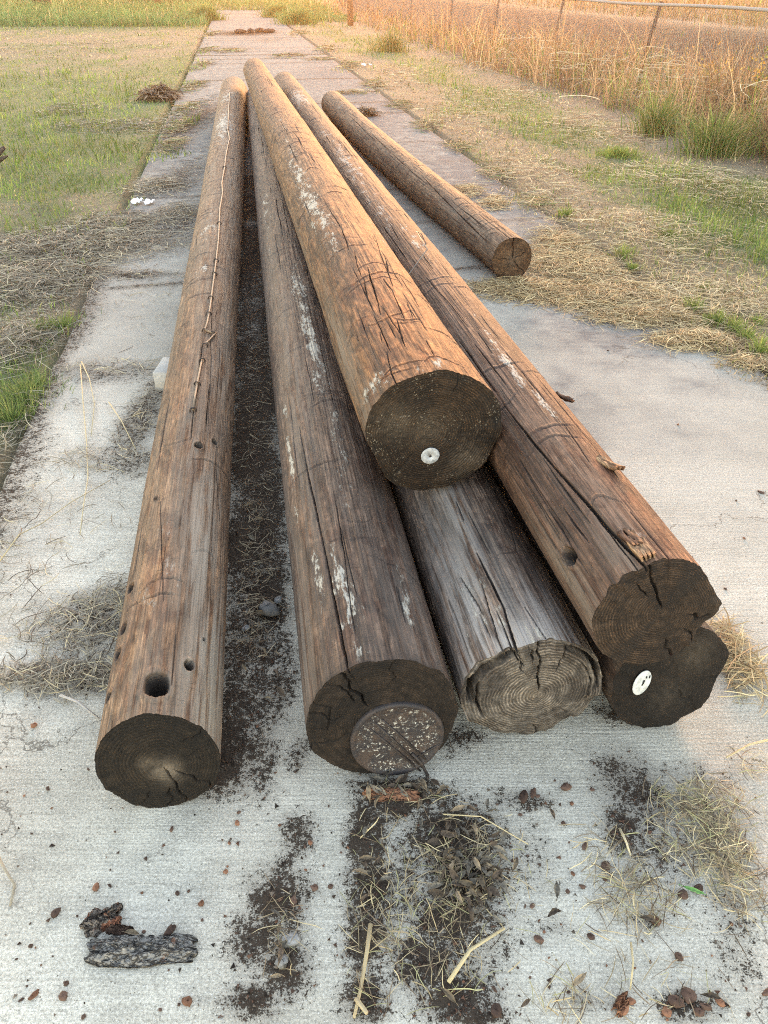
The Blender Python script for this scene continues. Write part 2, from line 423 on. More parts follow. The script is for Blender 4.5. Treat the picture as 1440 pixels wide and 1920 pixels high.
    if groove:
        for a0, a1, q, wd, dep in groove:
            e = sst(a0 - .12, a0 + .1, TH) * sst(a1 + .12, a1 - .1, TH)
            qc = q + .02 * vn(TH * 4, 3, seed)
            m = sst(wd, wd * .55, np.abs(RH - qc)) * e
            D += dep * m; fd = np.maximum(fd, m)  # groove painted dark as a shaded gap
    fpale = np.zeros_like(RH)
    for x0, z0, rr_, amp in pale: fpale = np.maximum(fpale, amp * np.exp(-((fX - x0)**2 + (fZ - z0)**2) / rr_**2))
    for a0, wa, amp in facedark: fd = np.maximum(fd, amp * sst(wa, wa * .5, np.abs(wrap(TH - a0))) * sst(.05, .25, RH))
    fY = ch[None] * RH**6 + tilt * fZ + D
    fV = np.concatenate([[[pith[0], tilt * pith[1], pith[1]]], np.stack([fX, fY, fZ], -1).reshape(-1, 3)])
    id2 = 1 + np.arange(nr * cols).reshape(nr, cols); n2 = np.roll(id2, -1, 1)
    Q = np.stack([id2[:-1], id2[1:], n2[1:], n2[:-1]], -1).reshape(-1, 4)
    tri = np.stack([np.zeros(cols, int), id2[0], n2[0]], -1)
    rm = rad[0].mean()
    at_ = {'ringd': np.append(0, (RH * (.5 * rm + .5 * rad[0][None])).ravel()), 'dark': np.append(0, fd.ravel()), 'pale': np.append(0, fpale.ravel())}
    fm = mesh_arrays('cut_end', fV, np.concatenate([Q.ravel(), tri.ravel()]), np.concatenate([np.full(len(Q), 4), np.full(cols, 3)]), at_, True)
    link('cut_end', fm, fmat, root)
    p.root = root; p.tilt = tilt
    return p
def on(p, s, t, off=0.0):
    r = p.r0 + (p.r1 - p.r0) * s / p.L + off
    return np.array([r * math.sin(t), s, r * math.cos(t)])

def fit(px, py, wpx, z=None):
    r = .15
    for _ in range(20):
        q, d = at(px, py, r if z is None else z); r = wpx / 2 / FPX * d
    return q, r

# L1 : left pole with the ground wire and bolt holes
q0, r0 = fit(296, 1432, 224); q1, r1 = fit(439, 172, 50)
p1 = pole_frame(q0, q1, r0, r1)
# L2 : centre pole with the rusty plate
q0, r0 = fit(715, 1350, 288); p2 = pole_frame(q0, (-1.74, 12.0, .165), r0, .16)
# L3 : top pole
q0, _ = at(813, 815, .50); q1, _ = at(478, 133, .52); p3 = pole_frame(q0, q1, .183, .150)
# L4 : grey pole
q0, r0 = fit(1000, 1298, 272); p4 = pole_frame(q0, q0 + np.array([-.175 * 8.2, 8.2, -.04]), r0, .125)
# L5 : right pole
q0, _ = at(1230, 1155, .42); q1, _ = at(534, 160, .20); p5 = pole_frame(q0, q1, .131, .180)
# L6 : dark pole under it
q0, r0 = fit(1257, 1275, 236); p6 = pole_frame(q0, q0 + np.array([-.25 * 4.6, 4.6, -.02]), r0, .125)
# L7 : short pole on the right
q0, r0 = fit(961, 486, 78); q1, r1 = fit(624, 195, 46); p7 = pole_frame(q0, q1, r0, r1 * .95)

W1 = wood_mat('weathered_tan_wood', (.068, .040, .023), (.150, .088, .050), (.195, .165, .13), 1.0)
W2 = wood_mat('dark_brown_wood', (.042, .026, .018), (.100, .060, .040), (.125, .10, .082), 2.3)
W3 = wood_mat('orange_brown_wood', (.044, .024, .013), (.108, .058, .028), (.135, .105, .078), 3.7, (.215, .080, .028), .0078, .85, .12)
W4 = wood_mat('silver_grey_wood', (.055, .036, .026), (.145, .098, .070), (.30, .265, .235), 4.1)
W5 = wood_mat('red_brown_wood', (.040, .022, .015), (.098, .055, .036), (.15, .118, .092), 5.9, (.185, .078, .034))
W6 = wood_mat('blackened_wood', (.026, .018, .013), (.06, .042, .032), (.12, .095, .08), 6.2)
W7 = wood_mat('straw_brown_wood', (.075, .045, .026), (.165, .102, .058), (.2, .16, .12), 7.7)
F1 = face_mat('end_grain_shaded_olive', (0.0053, 0.0036, 0.0022), (0.0107, 0.0072, 0.0042), 1.0, .0072, .75)  # weaker light on the camera side is painted into the dark end grain
F2 = face_mat('end_grain_shaded_brown', (0.0064, 0.0043, 0.0031), (0.0148, 0.0097, 0.0064), 2.0, .0052, .35)
F3 = face_mat('end_grain_shaded_sepia', (0.0085, 0.0052, 0.0030), (0.0182, 0.0111, 0.0062), 3.0, .0068, .8, .5)
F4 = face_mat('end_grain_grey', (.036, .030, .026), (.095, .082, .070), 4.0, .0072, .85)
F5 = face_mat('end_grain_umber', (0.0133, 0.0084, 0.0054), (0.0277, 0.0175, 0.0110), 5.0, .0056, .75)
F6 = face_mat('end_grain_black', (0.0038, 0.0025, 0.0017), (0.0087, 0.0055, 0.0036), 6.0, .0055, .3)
F7 = face_mat('end_grain_brown', (0.0399, 0.0224, 0.0118), (0.0745, 0.0426, 0.0229), 7.0, .006, .3)

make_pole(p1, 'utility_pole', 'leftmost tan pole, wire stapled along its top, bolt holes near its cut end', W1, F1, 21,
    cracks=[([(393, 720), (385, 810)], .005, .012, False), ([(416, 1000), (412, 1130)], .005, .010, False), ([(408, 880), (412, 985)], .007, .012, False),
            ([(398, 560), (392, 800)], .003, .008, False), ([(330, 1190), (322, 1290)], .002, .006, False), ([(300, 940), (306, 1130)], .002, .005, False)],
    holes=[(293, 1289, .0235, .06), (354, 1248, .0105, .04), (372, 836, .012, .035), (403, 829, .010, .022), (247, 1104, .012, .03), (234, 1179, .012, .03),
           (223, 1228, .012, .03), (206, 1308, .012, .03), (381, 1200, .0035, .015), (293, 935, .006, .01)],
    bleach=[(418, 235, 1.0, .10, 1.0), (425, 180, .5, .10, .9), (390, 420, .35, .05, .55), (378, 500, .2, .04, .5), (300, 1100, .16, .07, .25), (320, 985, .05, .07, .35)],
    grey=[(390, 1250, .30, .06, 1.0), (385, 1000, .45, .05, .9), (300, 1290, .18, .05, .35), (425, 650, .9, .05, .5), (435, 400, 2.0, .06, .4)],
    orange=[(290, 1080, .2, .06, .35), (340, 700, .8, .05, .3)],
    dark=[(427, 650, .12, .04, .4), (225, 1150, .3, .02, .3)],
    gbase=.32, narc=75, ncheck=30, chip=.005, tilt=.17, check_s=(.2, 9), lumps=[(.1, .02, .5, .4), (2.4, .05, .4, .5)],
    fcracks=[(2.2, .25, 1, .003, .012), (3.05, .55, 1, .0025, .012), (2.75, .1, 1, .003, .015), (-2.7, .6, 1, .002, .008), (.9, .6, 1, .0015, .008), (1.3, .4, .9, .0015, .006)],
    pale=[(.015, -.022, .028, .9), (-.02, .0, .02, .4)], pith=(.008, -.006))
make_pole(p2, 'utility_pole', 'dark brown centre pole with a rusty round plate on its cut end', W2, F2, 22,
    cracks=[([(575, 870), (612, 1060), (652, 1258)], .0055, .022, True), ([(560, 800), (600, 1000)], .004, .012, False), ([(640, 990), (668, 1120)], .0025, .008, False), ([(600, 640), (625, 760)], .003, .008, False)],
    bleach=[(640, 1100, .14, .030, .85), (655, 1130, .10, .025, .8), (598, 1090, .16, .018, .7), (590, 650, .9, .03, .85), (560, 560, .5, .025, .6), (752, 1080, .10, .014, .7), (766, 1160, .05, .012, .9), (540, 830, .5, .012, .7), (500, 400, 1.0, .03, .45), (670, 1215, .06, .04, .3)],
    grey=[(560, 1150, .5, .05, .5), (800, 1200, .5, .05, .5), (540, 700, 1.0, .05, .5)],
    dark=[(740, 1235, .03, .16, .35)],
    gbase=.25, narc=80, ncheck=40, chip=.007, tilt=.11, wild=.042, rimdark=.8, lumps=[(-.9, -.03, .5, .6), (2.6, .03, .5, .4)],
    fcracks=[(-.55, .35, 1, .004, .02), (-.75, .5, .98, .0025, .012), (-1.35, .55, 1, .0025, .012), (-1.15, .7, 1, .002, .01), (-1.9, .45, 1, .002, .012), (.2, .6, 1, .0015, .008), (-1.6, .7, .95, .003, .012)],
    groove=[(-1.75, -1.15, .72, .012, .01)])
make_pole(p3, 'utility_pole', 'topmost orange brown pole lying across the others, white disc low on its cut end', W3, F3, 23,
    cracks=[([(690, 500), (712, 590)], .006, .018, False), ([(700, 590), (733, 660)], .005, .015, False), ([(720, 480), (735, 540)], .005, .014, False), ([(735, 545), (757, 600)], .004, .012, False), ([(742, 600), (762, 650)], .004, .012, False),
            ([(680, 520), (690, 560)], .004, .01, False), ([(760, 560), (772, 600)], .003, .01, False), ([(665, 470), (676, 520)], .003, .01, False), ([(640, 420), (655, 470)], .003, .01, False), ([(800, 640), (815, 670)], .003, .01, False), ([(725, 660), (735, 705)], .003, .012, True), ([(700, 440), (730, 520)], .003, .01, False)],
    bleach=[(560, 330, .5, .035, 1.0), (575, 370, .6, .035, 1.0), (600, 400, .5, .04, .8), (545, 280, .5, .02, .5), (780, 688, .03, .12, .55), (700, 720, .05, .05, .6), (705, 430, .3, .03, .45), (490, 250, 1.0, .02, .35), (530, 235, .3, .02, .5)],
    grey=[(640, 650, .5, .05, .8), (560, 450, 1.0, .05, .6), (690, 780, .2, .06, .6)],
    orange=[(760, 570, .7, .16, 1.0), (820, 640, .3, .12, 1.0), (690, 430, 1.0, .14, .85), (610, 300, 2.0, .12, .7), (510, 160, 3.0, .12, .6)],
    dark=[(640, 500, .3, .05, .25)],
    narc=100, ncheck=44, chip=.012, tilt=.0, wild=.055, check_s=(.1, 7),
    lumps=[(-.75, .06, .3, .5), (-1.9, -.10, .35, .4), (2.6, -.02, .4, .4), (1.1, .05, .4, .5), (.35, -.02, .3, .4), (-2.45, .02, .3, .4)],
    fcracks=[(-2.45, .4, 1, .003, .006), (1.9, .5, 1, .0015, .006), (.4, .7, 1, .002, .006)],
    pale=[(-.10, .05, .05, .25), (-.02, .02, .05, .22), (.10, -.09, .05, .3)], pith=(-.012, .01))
make_pole(p4, 'utility_pole', 'silvery grey pole wedged between two, cut end a ringed oval in a loose shell', W4, F4, 24, cols=320,
    cracks=[([(890, 1030), (940, 1130), (972, 1218)], .006, .02, True), ([(930, 1140), (962, 1220)], .004, .015, True), ([(900, 1090), (932, 1200)], .003, .012, True), ([(985, 1130), (1040, 1212)], .005, .016, True), ([(860, 1080), (905, 1150)], .003, .01, False), ([(950, 950), (975, 1030)], .003, .01, False)],
    bleach=[(885, 1110, .12, .035, .5), (860, 1140, .12, .03, .45), (920, 1150, .1, .03, .4), (1010, 1190, .05, .06, .35)],
    grey=[(900, 1150, .4, .10, .8), (870, 1000, .5, .05, .7), (1050, 1200, .2, .08, .9), (960, 1200, .10, .2, .9)],
    dark=[(905, 1010, .12, .03, .5), (880, 1060, .1, .03, .4), (935, 1080, .12, .025, .4), (1000, 1060, .3, .03, .3), (840, 1000, .2, .04, .35)],
    narc=20, ncheck=40, flat=.93, chip=.016, tilt=.0, lumps=[(-1.1, .04, .35, .4), (2.0, .06, .4, .4), (-2.5, -.03, .4, .4)],
    fcracks=[(.0, .1, 1, .003, .02), (-.45, .55, 1, .002, .015), (.5, .5, 1, .0025, .016), (3.05, .75, 1, .003, .014), (2.3, .6, 1, .002, .01), (-.2, .7, .95, .003, .014)],
    groove=[(-1.6, -.45, .89, .055, .06), (.5, 1.6, .92, .045, .05), (-2.0, -1.25, .80, .025, .03), (1.0, 2.2, .80, .012, .012)], pale=[(.0, -.005, .022, .5)], pith=(.012, -.012))
make_pole(p5, 'utility_pole', 'long red brown pole propped on a black one, splintered top, one oval hole', W5, F5, 25,
    cracks=[([(940, 755), (1000, 830), (1080, 920), (1150, 1000), (1218, 1072)], .0075, .02, True), ([(860, 640), (930, 735)], .004, .014, False), ([(800, 520), (880, 615)], .003, .01, False), ([(990, 690), (1075, 790), (1160, 900)], .003, .01, False),
            ([(1100, 940), (1190, 1060)], .003, .01, True), ([(1075, 750), (1200, 920)], .004, .012, False), ([(870, 480), (940, 580)], .004, .014, False), ([(1180, 960), (1262, 1062)], .003, .012, True)],
    holes=[(1069, 1044, .017, .05)],
    bleach=[(925, 640, .25, .02, .95), (960, 690, .18, .02, .85), (1020, 760, .2, .015, .6), (650, 300, .9, .05, .8), (560, 180, .9, .10, 1.0), (700, 380, .7, .04, .55), (780, 450, .4, .03, .6), (1195, 1010, .1, .02, .3), (610, 250, .5, .04, .5)],
    grey=[(1080, 1100, .3, .05, .7), (1170, 1030, .16, .05, .6), (900, 680, .8, .05, .35), (1110, 900, .4, .03, .4)],
    orange=[(1240, 1000, .6, .05, .8), (1080, 790, .6, .05, .8), (900, 540, 1.5, .08, .7), (700, 330, 2.5, .08, .6)],
    dark=[(1060, 980, .2, .05, .3), (1000, 900, .2, .04, .25)],
    narc=55, ncheck=60, chip=.012, tilt=.09, wild=.05, check_s=(.05, 7),
    lumps=[(1.55, .13, .17, .5), (2.05, -.09, .22, .35), (.95, -.05, .25, .6), (-2.4, .03, .4, .4)],
    fcracks=[(-.35, .1, 1, .003, .014), (-.62, .45, .8, .002, .01), (2.75, .6, 1, .003, .014), (2.2, .7, 1, .003, .012), (1.75, .55, .95, .004, .016), (-1.6, .6, 1, .0012, .006)],
    facedark=[(.62, .35, .55), (-2.55, .24, .5)], pith=(.012, .012))
make_pole(p6, 'utility_pole', 'blackened pole at lower right under another, white oval tag on its cut end', W6, F6, 26, cols=260,
    cracks=[([(1340, 1185), (1365, 1230)], .004, .01, True)], narc=10, ncheck=10, chip=.010, wild=.015, tilt=.12, step=(.005, .004),
    lumps=[(1.3, .04, .3, .4), (1.9, -.03, .3, .4)],
    fcracks=[(2.5, .3, 1, .003, .008), (1.75, .6, 1, .002, .008), (-2.8, .5, 1, .003, .008)], pale=[(.06, .06, .05, .2), (.0, -.04, .05, .12)])
make_pole(p7, 'utility_pole', 'shorter straw brown pole lying apart on the right of the heap', W7, F7, 27, cols=260,
    cracks=[([(800, 330), (850, 385), (905, 445), (925, 470)], .007, .02, False), ([(700, 245), (790, 330)], .005, .014, False), ([(850, 375), (915, 430)], .005, .014, False), ([(900, 400), (955, 447)], .004, .012, True), ([(660, 215), (720, 270)], .006, .014, False)],
    bleach=[(640, 195, .4, .05, .4)], grey=[(880, 420, .6, .08, .4)], orange=[(760, 270, 2.5, .08, .35)],
    narc=60, ncheck=50, chip=.006, tilt=.02, wild=.045, bow=(-.05, 0), step=(.007, .0035), check_s=(0, 7),
    fcracks=[(-.05, .05, 1, .004, .012), (1.2, .1, .7, .003, .008), (-1.5, .1, .8, .002, .008), (2.4, .1, 1, .003, .01), (-2.6, .2, .9, .002, .008)], pale=[(.0, .0, .05, .35)])

# fittings on the poles
galv = plain('dull_galvanised_metal', (.21, .20, .19), .85, .0, .2, 120)
zinc = plain('pale_zinc_disc', (.31, .32, .33), .65, .2, .45, 120)
whitetag = plain('white_enamel_tag', (.40, .41, .41), .55, 0, .35, 90)
wirem = plain('weathered_copper_wire', (.19, .135, .09), .55, .3, .3, 60)
greywire = plain('grey_steel_wire', (.11, .10, .09), .5, .5, .2, 60)
rustdark = plain('dark_rust', (.035, .028, .026), .6, .3, .4, 90)
blackm = plain('black_marks', (.012, .012, .012), .7)

def disc(name, p, px, py, rx, rz, rot, mat, lift, hole=0.0, th=.002, n=40):
    x0, z0 = pickface(p, px, py); V = []; F = []
    prof = [(1.0, 0), (1.0, th * .7), (.96, th), (hole / rx if hole else .02, th)]
    if hole: prof.append((hole / rx, 0))
    for f, h in prof:
        for k in range(n):
            a = 2 * math.pi * k / n; x, z = rx * f * math.cos(a), rz * f * math.sin(a)
            x, z = x * math.cos(rot) - z * math.sin(rot), x * math.sin(rot) + z * math.cos(rot)
            V.append((x0 + x, p.tilt * (z0 + z) - lift - h, z0 + z))
    for i in range(len(prof) - 1):
        for k in range(n): F.append((i * n + k, i * n + (k + 1) % n, (i + 1) * n + (k + 1) % n, (i + 1) * n + k))
    if not hole: F.append(tuple(range((len(prof) - 1) * n, len(prof) * n)))
    m = MB(); m.add(V, F); o = m.build(name, mat, p.root)
    return o, x0, z0
o, x0, z0 = disc('tag_disc', p3, 806, 853, .0258, .0250, 0, zinc, .004, .0022)
m = MB(); m.tube([(x0, p3.tilt * z0 - .0042, z0), (x0, p3.tilt * z0 - .0070, z0)], .0034, 10); m.build('nail', rustdark, o)
o, x0, z0 = disc('tag_disc', p6, 1202, 1278, .0215, .0345, -.25, whitetag, .005)
m = MB()
for k, (dx, dz, sx_, sz_) in enumerate([(.002, .001, .0022, .007), (.004, .006, .003, .003), (.009, .016, .0018, .0045), (.017, .015, .0022, .0055), (.0, -.005, .0018, .003)]):
    n = 9; V = [(x0 + dx + sx_ * (1 + .3 * rng.randn()) * math.cos(2 * math.pi * i / n), p6.tilt * (z0 + dz) - .0078, z0 + dz + sz_ * math.sin(2 * math.pi * i / n)) for i in range(n)]
    m.add(V, [tuple(range(n))])
m.build('scratch_mark', blackm, o)

# rusty plate with white crust
N = NT('rusty_plate')
b_ = N.noise((35, 35, 35), 5, .6); f_ = N.noise((210, 210, 210), 4, .7)
c = N.mix(N.ss(.4, .65, b_), (.030, .026, .027), (.055, .040, .034))
c = N.mix(1, c, N.grey(N.rng(.3, .7, .7, 1.3, f_)), 'MULTIPLY')
sp_ = N.math('MULTIPLY', N.ss(.545, .59, N.noise((150, 150, 150), 4, .7, (2, 0, 1))), N.ss(.42, .56, N.noise((30, 30, 30), 3, .55, (7, 1, 0))))
sp_ = N.math('MULTIPLY', sp_, N.attr('inner'))
c = N.mix(N.math('MULTIPLY', sp_, .85), c, (.42, .40, .36)); N.color(c)
N.b.inputs['Roughness'].default_value = .55; N.b.inputs['Metallic'].default_value = .15
N.bump(N.math('ADD', f_, N.math('MULTIPLY', sp_, 1.2)), .003, .7); plate_m = N.m
x0, z0 = pickface(p2, 743, 1379); n = 72; V = []; F = []; inn = []
prof = [(.106, -.004), (.106, .002), (.1035, .0052), (.099, .0055), (.095, .0038), (.090, .001), (.06, .0006), (.03, .0003), (.004, .0003)]
for rr_, h in prof:
    for k in range(n):
        a = 2 * math.pi * k / n; q = rr_ * (1 + .012 * math.sin(3 * a + 1))
        V.append((x0 + q * math.cos(a), p2.tilt * (z0 + q * math.sin(a)) - .004 - h - .0015 * float(vn(k * .3, rr_ * 60, 4)), z0 + q * math.sin(a))); inn.append(1.0 if rr_ < .092 else 0.0)
for i in range(len(prof) - 1):
    for k in range(n): F.append((i * n + k, i * n + (k + 1) % n, (i + 1) * n + (k + 1) % n, (i + 1) * n + k))
F.append(tuple(range((len(prof) - 1) * n, len(prof) * n)))
me = mesh_arrays('ground_plate', V, sum([list(f) for f in F], []), [len(f) for f in F], {'inner': inn}, True)
plate = link('ground_plate', me, plate_m, p2.root)
def fp(p, px, py, lift):
    x, z = pickface(p, px, py); return np.array([x, p.tilt * z - lift, z])
m = MB()
for (a, b) in (((703, 1352), (790, 1424)), ((716, 1346), (796, 1410)), ((693, 1362), (784, 1428))):
    m.tube([fp(p2, *a, .005), fp(p2, (a[0] + b[0]) / 2, (a[1] + b[1]) / 2, .0065), fp(p2, *b, .0075)], .0028, 6)
m.build('strap', rustdark, plate)
m = MB()
A = fp(p2, 786, 1415, .009)
m.tube([fp(p2, 770, 1400, .008), A, fp(p2, 800, 1436, .018), fp(p2, 806, 1452, .02)], .004, 6)
m.tube([fp(p2, 772, 1410, .008), fp(p2, 828, 1380, .007)], .0025, 6)
m.build('wire', rustdark, plate)

# ground wire on the left pole, with staples
wp = [(431, 175), (429, 205), (427, 245), (430, 262), (424, 290), (421, 315), (416, 345), (417, 365), (412, 395), (411, 420), (409, 455), (405, 490), (402, 515), (398, 545), (395, 570), (392, 590), (388, 610), (384, 622), (395, 627), (404, 627), (392, 641), (384, 650)]
pt = [pick(p1, *q) for q in wp]
pts = []
for i in range(len(pt) - 1):
    for f in np.linspace(0, 1, 5, endpoint=False):
        pts.append(on(p1, pt[i][0] + (pt[i + 1][0] - pt[i][0]) * f, pt[i][1] + (pt[i + 1][1] - pt[i][1]) * f, .007 + .003 * random.random()))
m = MB(); m.tube(pts, [.0036 + .0003 * q[1] for q in pts], 7); wire_o = m.build('ground_wire', wirem, p1.root, True)
m = MB(); pt2 = [pick(p1, *q) for q in [(379, 677), (376, 690), (370, 722), (366, 745), (362, 771)]]
m.tube([on(p1, a, b, .006) for a, b in pt2], .0042, 7); m.build('ground_wire', wirem, p1.root, True)
def staple(px, py, ang=0.0):
    s_, t_ = pick(p1, px, py); r_ = p1.r0; m = MB()
    q = [on(p1, s_ + k * .010 * math.sin(ang), t_ + k * .010 / r_ * math.cos(ang), h) for k, h in ((-1, -.012), (-1, .006), (-.6, .013), (.6, .013), (1, .006), (1, -.012))]
    m.tube(q, .0028, 6); m.build('staple', rustdark, p1.root)
for q in [(411, 420), (405, 490), (402, 515), (395, 560), (391, 590), (384, 622), (398, 627), (384, 650), (379, 678), (370, 722), (362, 771), (421, 315), (427, 245)]: staple(*q, random.uniform(-.3, .3))
# loose wire on the right pole
s_, t_ = pick(p5, 797, 572); s2, t2 = pick(p5, 812, 500)
m = MB()
m.tube([on(p5, s_, t_, -.01), on(p5, s_ + .05, t_ + .02, .03), on(p5, s_ + .22, t_ - .02, .05), on(p5, s2 + .05, t2 - .05, .06), on(p5, s2 + .3, t2 - .02, .07), on(p5, s2 + .42, t2 + .25, .03), on(p5, s2 + .36, t2 + .35, .0)], .002, 6)
m.build('loose_wire', greywire, p5.root, True)
# splinters on the right pole
def splinter(p, px, py, ln, wd, lift, dth=0.0, th=.007, cnt=3):
    s_, t_ = pick(p, px, py); m = MB()
    for k in range(cnt):
        o_ = (k - cnt / 2) * wd / p.r0 * .8; L_ = ln * random.uniform(.6, 1)
        V = []; q = random.uniform(.8, 1.2)
        for i, f in enumerate(np.linspace(0, 1, 6)):
            ss_ = s_ + L_ * (1 - f); hw = wd * (.5 + .12 * random.uniform(-1, 1)) * (1 if i < 4 else .75 if i < 5 else .35)
            hh = lift * f**1.5 * q
            for sd_, h in ((-1, -.004), (1, -.004), (1, th), (-1, th)):
                V.append(on(p, ss_, t_ + o_ + dth * f + sd_ * hw / p.r0, hh + h + .002 * random.uniform(-1, 1)))
        F = []
        for i in range(5):
            for j in range(4): F.append((i * 4 + j, i * 4 + (j + 1) % 4, i * 4 + 4 + (j + 1) % 4, i * 4 + 4 + j))
        F += [(0, 1, 2, 3), (20, 23, 22, 21)]
        m.add(V, F)
    return m
splm = wood_mat('torn_wood', (.14, .085, .05), (.30, .20, .12), seed=8.8)
splinter(p5, 1152, 893, .10, .010, .022, .06).build('splinter', splm, p5.root)
splinter(p5, 1070, 752, .09, .010, .02, .05, .005, 2).build('splinter', W5, p5.root)
splinter(p5, 1222, 1050, .10, .010, .006, -.02, .008, 4).build('splinter', splm, p5.root)
splinter(p5, 1195, 1030, .07, .009, .008, .05, .007, 3).build('splinter', W5, p5.root)

# ------------------------------------------------------------------ the ground
SL = -.168
def left_edge(y): return -1.0 - .165 * y
def right_edge(y): return 2.33 - .170 * y
def U(x, y): return x - SL * y
def ell(px, py, rx, ry):
    c, d = at(px, py); t, _ = at(px, py - ry); b, _ = at(px, min(py + ry, 1915))
    return c[0], c[1], rx * d / FPX, max(.01, (t[1] - b[1]) / 2)
def patches(x, y, lst):
    o = np.zeros_like(x)
    near = np.clip(y / 2, .3, 3)
    x, y = x + near * (.045 * fbm(x * 9, y * 9, 1.5, 3) + .012 * vn(x * 60, y * 60, 3)), y + near * (.045 * fbm(x * 9, y * 9, 8.5, 3) + .012 * vn(x * 60, y * 60, 9))
    for px, py, rx, ry, amp in lst:
        cx, cy, ax, ay = ell(px, py, rx, ry)
        # follow the perspective: the patch leans with the view line it was measured along
        o = np.maximum(o, amp * np.exp(-.8 * ((x - cx) / ax)**2 - .8 * ((y - cy) / ay)**2))
    return o
DIRT = [(690, 1560, 40, 90, .9), (700, 1660, 45, 70, .85), (685, 1760, 40, 70, .9), (690, 1870, 50, 60, .8), (760, 1500, 90, 40, .9), (850, 1560, 90, 60, .85), (880, 1640, 75, 60, .8), (850, 1720, 85, 60, .9), (800, 1800, 70, 60, .9), (860, 1870, 80, 60, .85), (900, 1910, 60, 40, .8),
        (520, 1680, 55, 60, .9), (480, 1760, 60, 60, .75), (530, 1820, 50, 60, .85), (470, 1880, 60, 50, .7), (560, 1560, 35, 40, .7), (530, 1620, 30, 30, .6), (740, 1470, 80, 20, .9),
        (1170, 1560, 40, 45, .8), (1195, 1490, 60, 75, .62), (1165, 1450, 45, 40, .6), (1240, 1600, 80, 55, .5), (690, 1620, 42, 190, .8), (870, 1640, 85, 170, .72), (515, 1760, 55, 130, .6), (1000, 1510, 40, 20, .6), (950, 1500, 40, 25, .5),
        (1280, 1450, 130, 22, .35), (1280, 1890, 60, 40, .7), (1100, 1880, 40, 25, .4), (1390, 1780, 60, 120, .4), (1000, 1620, 60, 70, .35), (1040, 1740, 30, 25, .4), (1210, 1730, 50, 30, .35), (760, 1640, 40, 120, .5),
        (430, 1360, 60, 60, .6), (560, 1420, 30, 40, .6), (860, 1385, 60, 25, .6), (1150, 1330, 40, 20, .7), (180, 1160, 110, 60, .5), (150, 1270, 120, 40, .5), (270, 780, 40, 100, .6), (250, 870, 80, 30, .5), (210, 700, 110, 20, .45), (250, 515, 70, 10, .6), (340, 420, 60, 40, .5), (360, 230, 40, 45, .6), (340, 330, 40, 30, .5)]
GAP = [(485, 1250), (480, 1150), (480, 1050), (482, 950), (480, 850), (482, 760), (480, 680), (478, 600), (470, 500), (468, 400), (460, 300)]
GP = np.array([at(*q)[0][:2] for q in GAP])
def gapband(x, y, wpx=.085):
    o = np.argsort(GP[:, 1]); xc = np.interp(y, GP[o, 1], GP[o, 0]); 
    x = x + .03 * fbm(x * 8, y * 8, 3, 3)
    return np.exp(-((x - xc) / (wpx + .012 * y))**4) * sst(.95, 1.15, y + .06 * fbm(x * 9, y * 9, 5, 2)) * sst(9, 7, y)
y_ = [-4.0]
while y_[-1] < 58: y_.append(y_[-1] + (.007 + .0055 * max(0, y_[-1] - .4) if y_[-1] >= .35 else .05))
y_ = np.array(y_); nx_ = 330; f_ = np.linspace(0, 1, nx_)
Yg, Fg = np.meshgrid(y_, f_, indexing='ij')
ragL = .018 * fbm(Yg * 3, 2, 5, 4); ragR = .018 * fbm(Yg * 3, 9, 5, 4)
Xg = left_edge(Yg) * (1 - Fg) + right_edge(Yg) * Fg + ragL * (Fg < .002) + ragR * (Fg > .998)
JOINTS = [at(200, 513)[0][1], at(160, 652)[0][1]]
dj = JOINTS[0] - JOINTS[1]
JY = [JOINTS[1] + k * dj for k in range(-4, 45)]
dirt = patches(Xg, Yg, DIRT)
dirt = np.maximum(dirt, gapband(Xg, Yg) * (.78 + .5 * fbm(Xg * 7, Yg * 4, 3, 3)))
for k, jy in enumerate(JY):
    if jy < 3.4: continue
    jj = jy + .03 * vn(Xg * 3, k * 2.0, 0) + (Xg - 0) * .16
    dirt = np.maximum(dirt, (.35 + .35 * vn(k * 7.7, 1.3, 0)) * np.exp(-((Yg - jj) / (.03 + .006 * jy))**2))
edge = np.minimum(Xg - left_edge(Yg), right_edge(Yg) - Xg)
dirt = np.maximum(dirt, (.55 - .3 * sst(4, 8, Yg)) * np.exp(-(edge / (.10 + .1 * np.clip(fbm(Yg * 2, 3, 3, 3), -.5, 1)))**2) * (Yg > 1.8))
for ax_, ay_, d_ in (((460, 62), (60, 5), .9), ((430, 92), (50, 6), .4), ((500, 75), (40, 5), .35), ((560, 100), (40, 7), .3)):
    dirt = np.maximum(dirt, patches(Xg, Yg, [(*ax_, *ay_, d_)]))
stain_and_dimming = .6 * sst(1.6, 4.2, Yg + .8 * Xg * (Xg > 0)) + .75 * sst(3, 8, Yg) + 1.1 * patches(Xg, Yg, [(1150, 620, 130, 60, .7), (1010, 600, 60, 50, .45), (1080, 760, 60, 80, .6), (1060, 400, 90, 40, .6), (900, 330, 60, 50, .5), (1230, 800, 120, 60, .3), (1050, 900, 60, 70, .45), (1300, 720, 60, 20, .5), (380, 600, 50, 60, .2), (60, 1000, 80, 60, .2), (1180, 1480, 60, 80, .8), (700, 200, 60, 30, .4), (620, 140, 60, 20, .35)])  # stain patches, plus far and right concrete darkened to offset the bright sun
Zg = .0035 * fbm(Xg * 1.2, Yg * 1.2, 2, 3) + .003 * np.clip(dirt, 0, 1) * (.3 + fbm(Xg * 40, Yg * 40, 0, 3))
Zg = np.where((Fg < .002) | (Fg > .998), Zg - .006, Zg)
idx = np.arange(Xg.size).reshape(Xg.shape)
Q = np.stack([idx[:-1, :-1], idx[:-1, 1:], idx[1:, 1:], idx[1:, :-1]], -1).reshape(-1, 4)
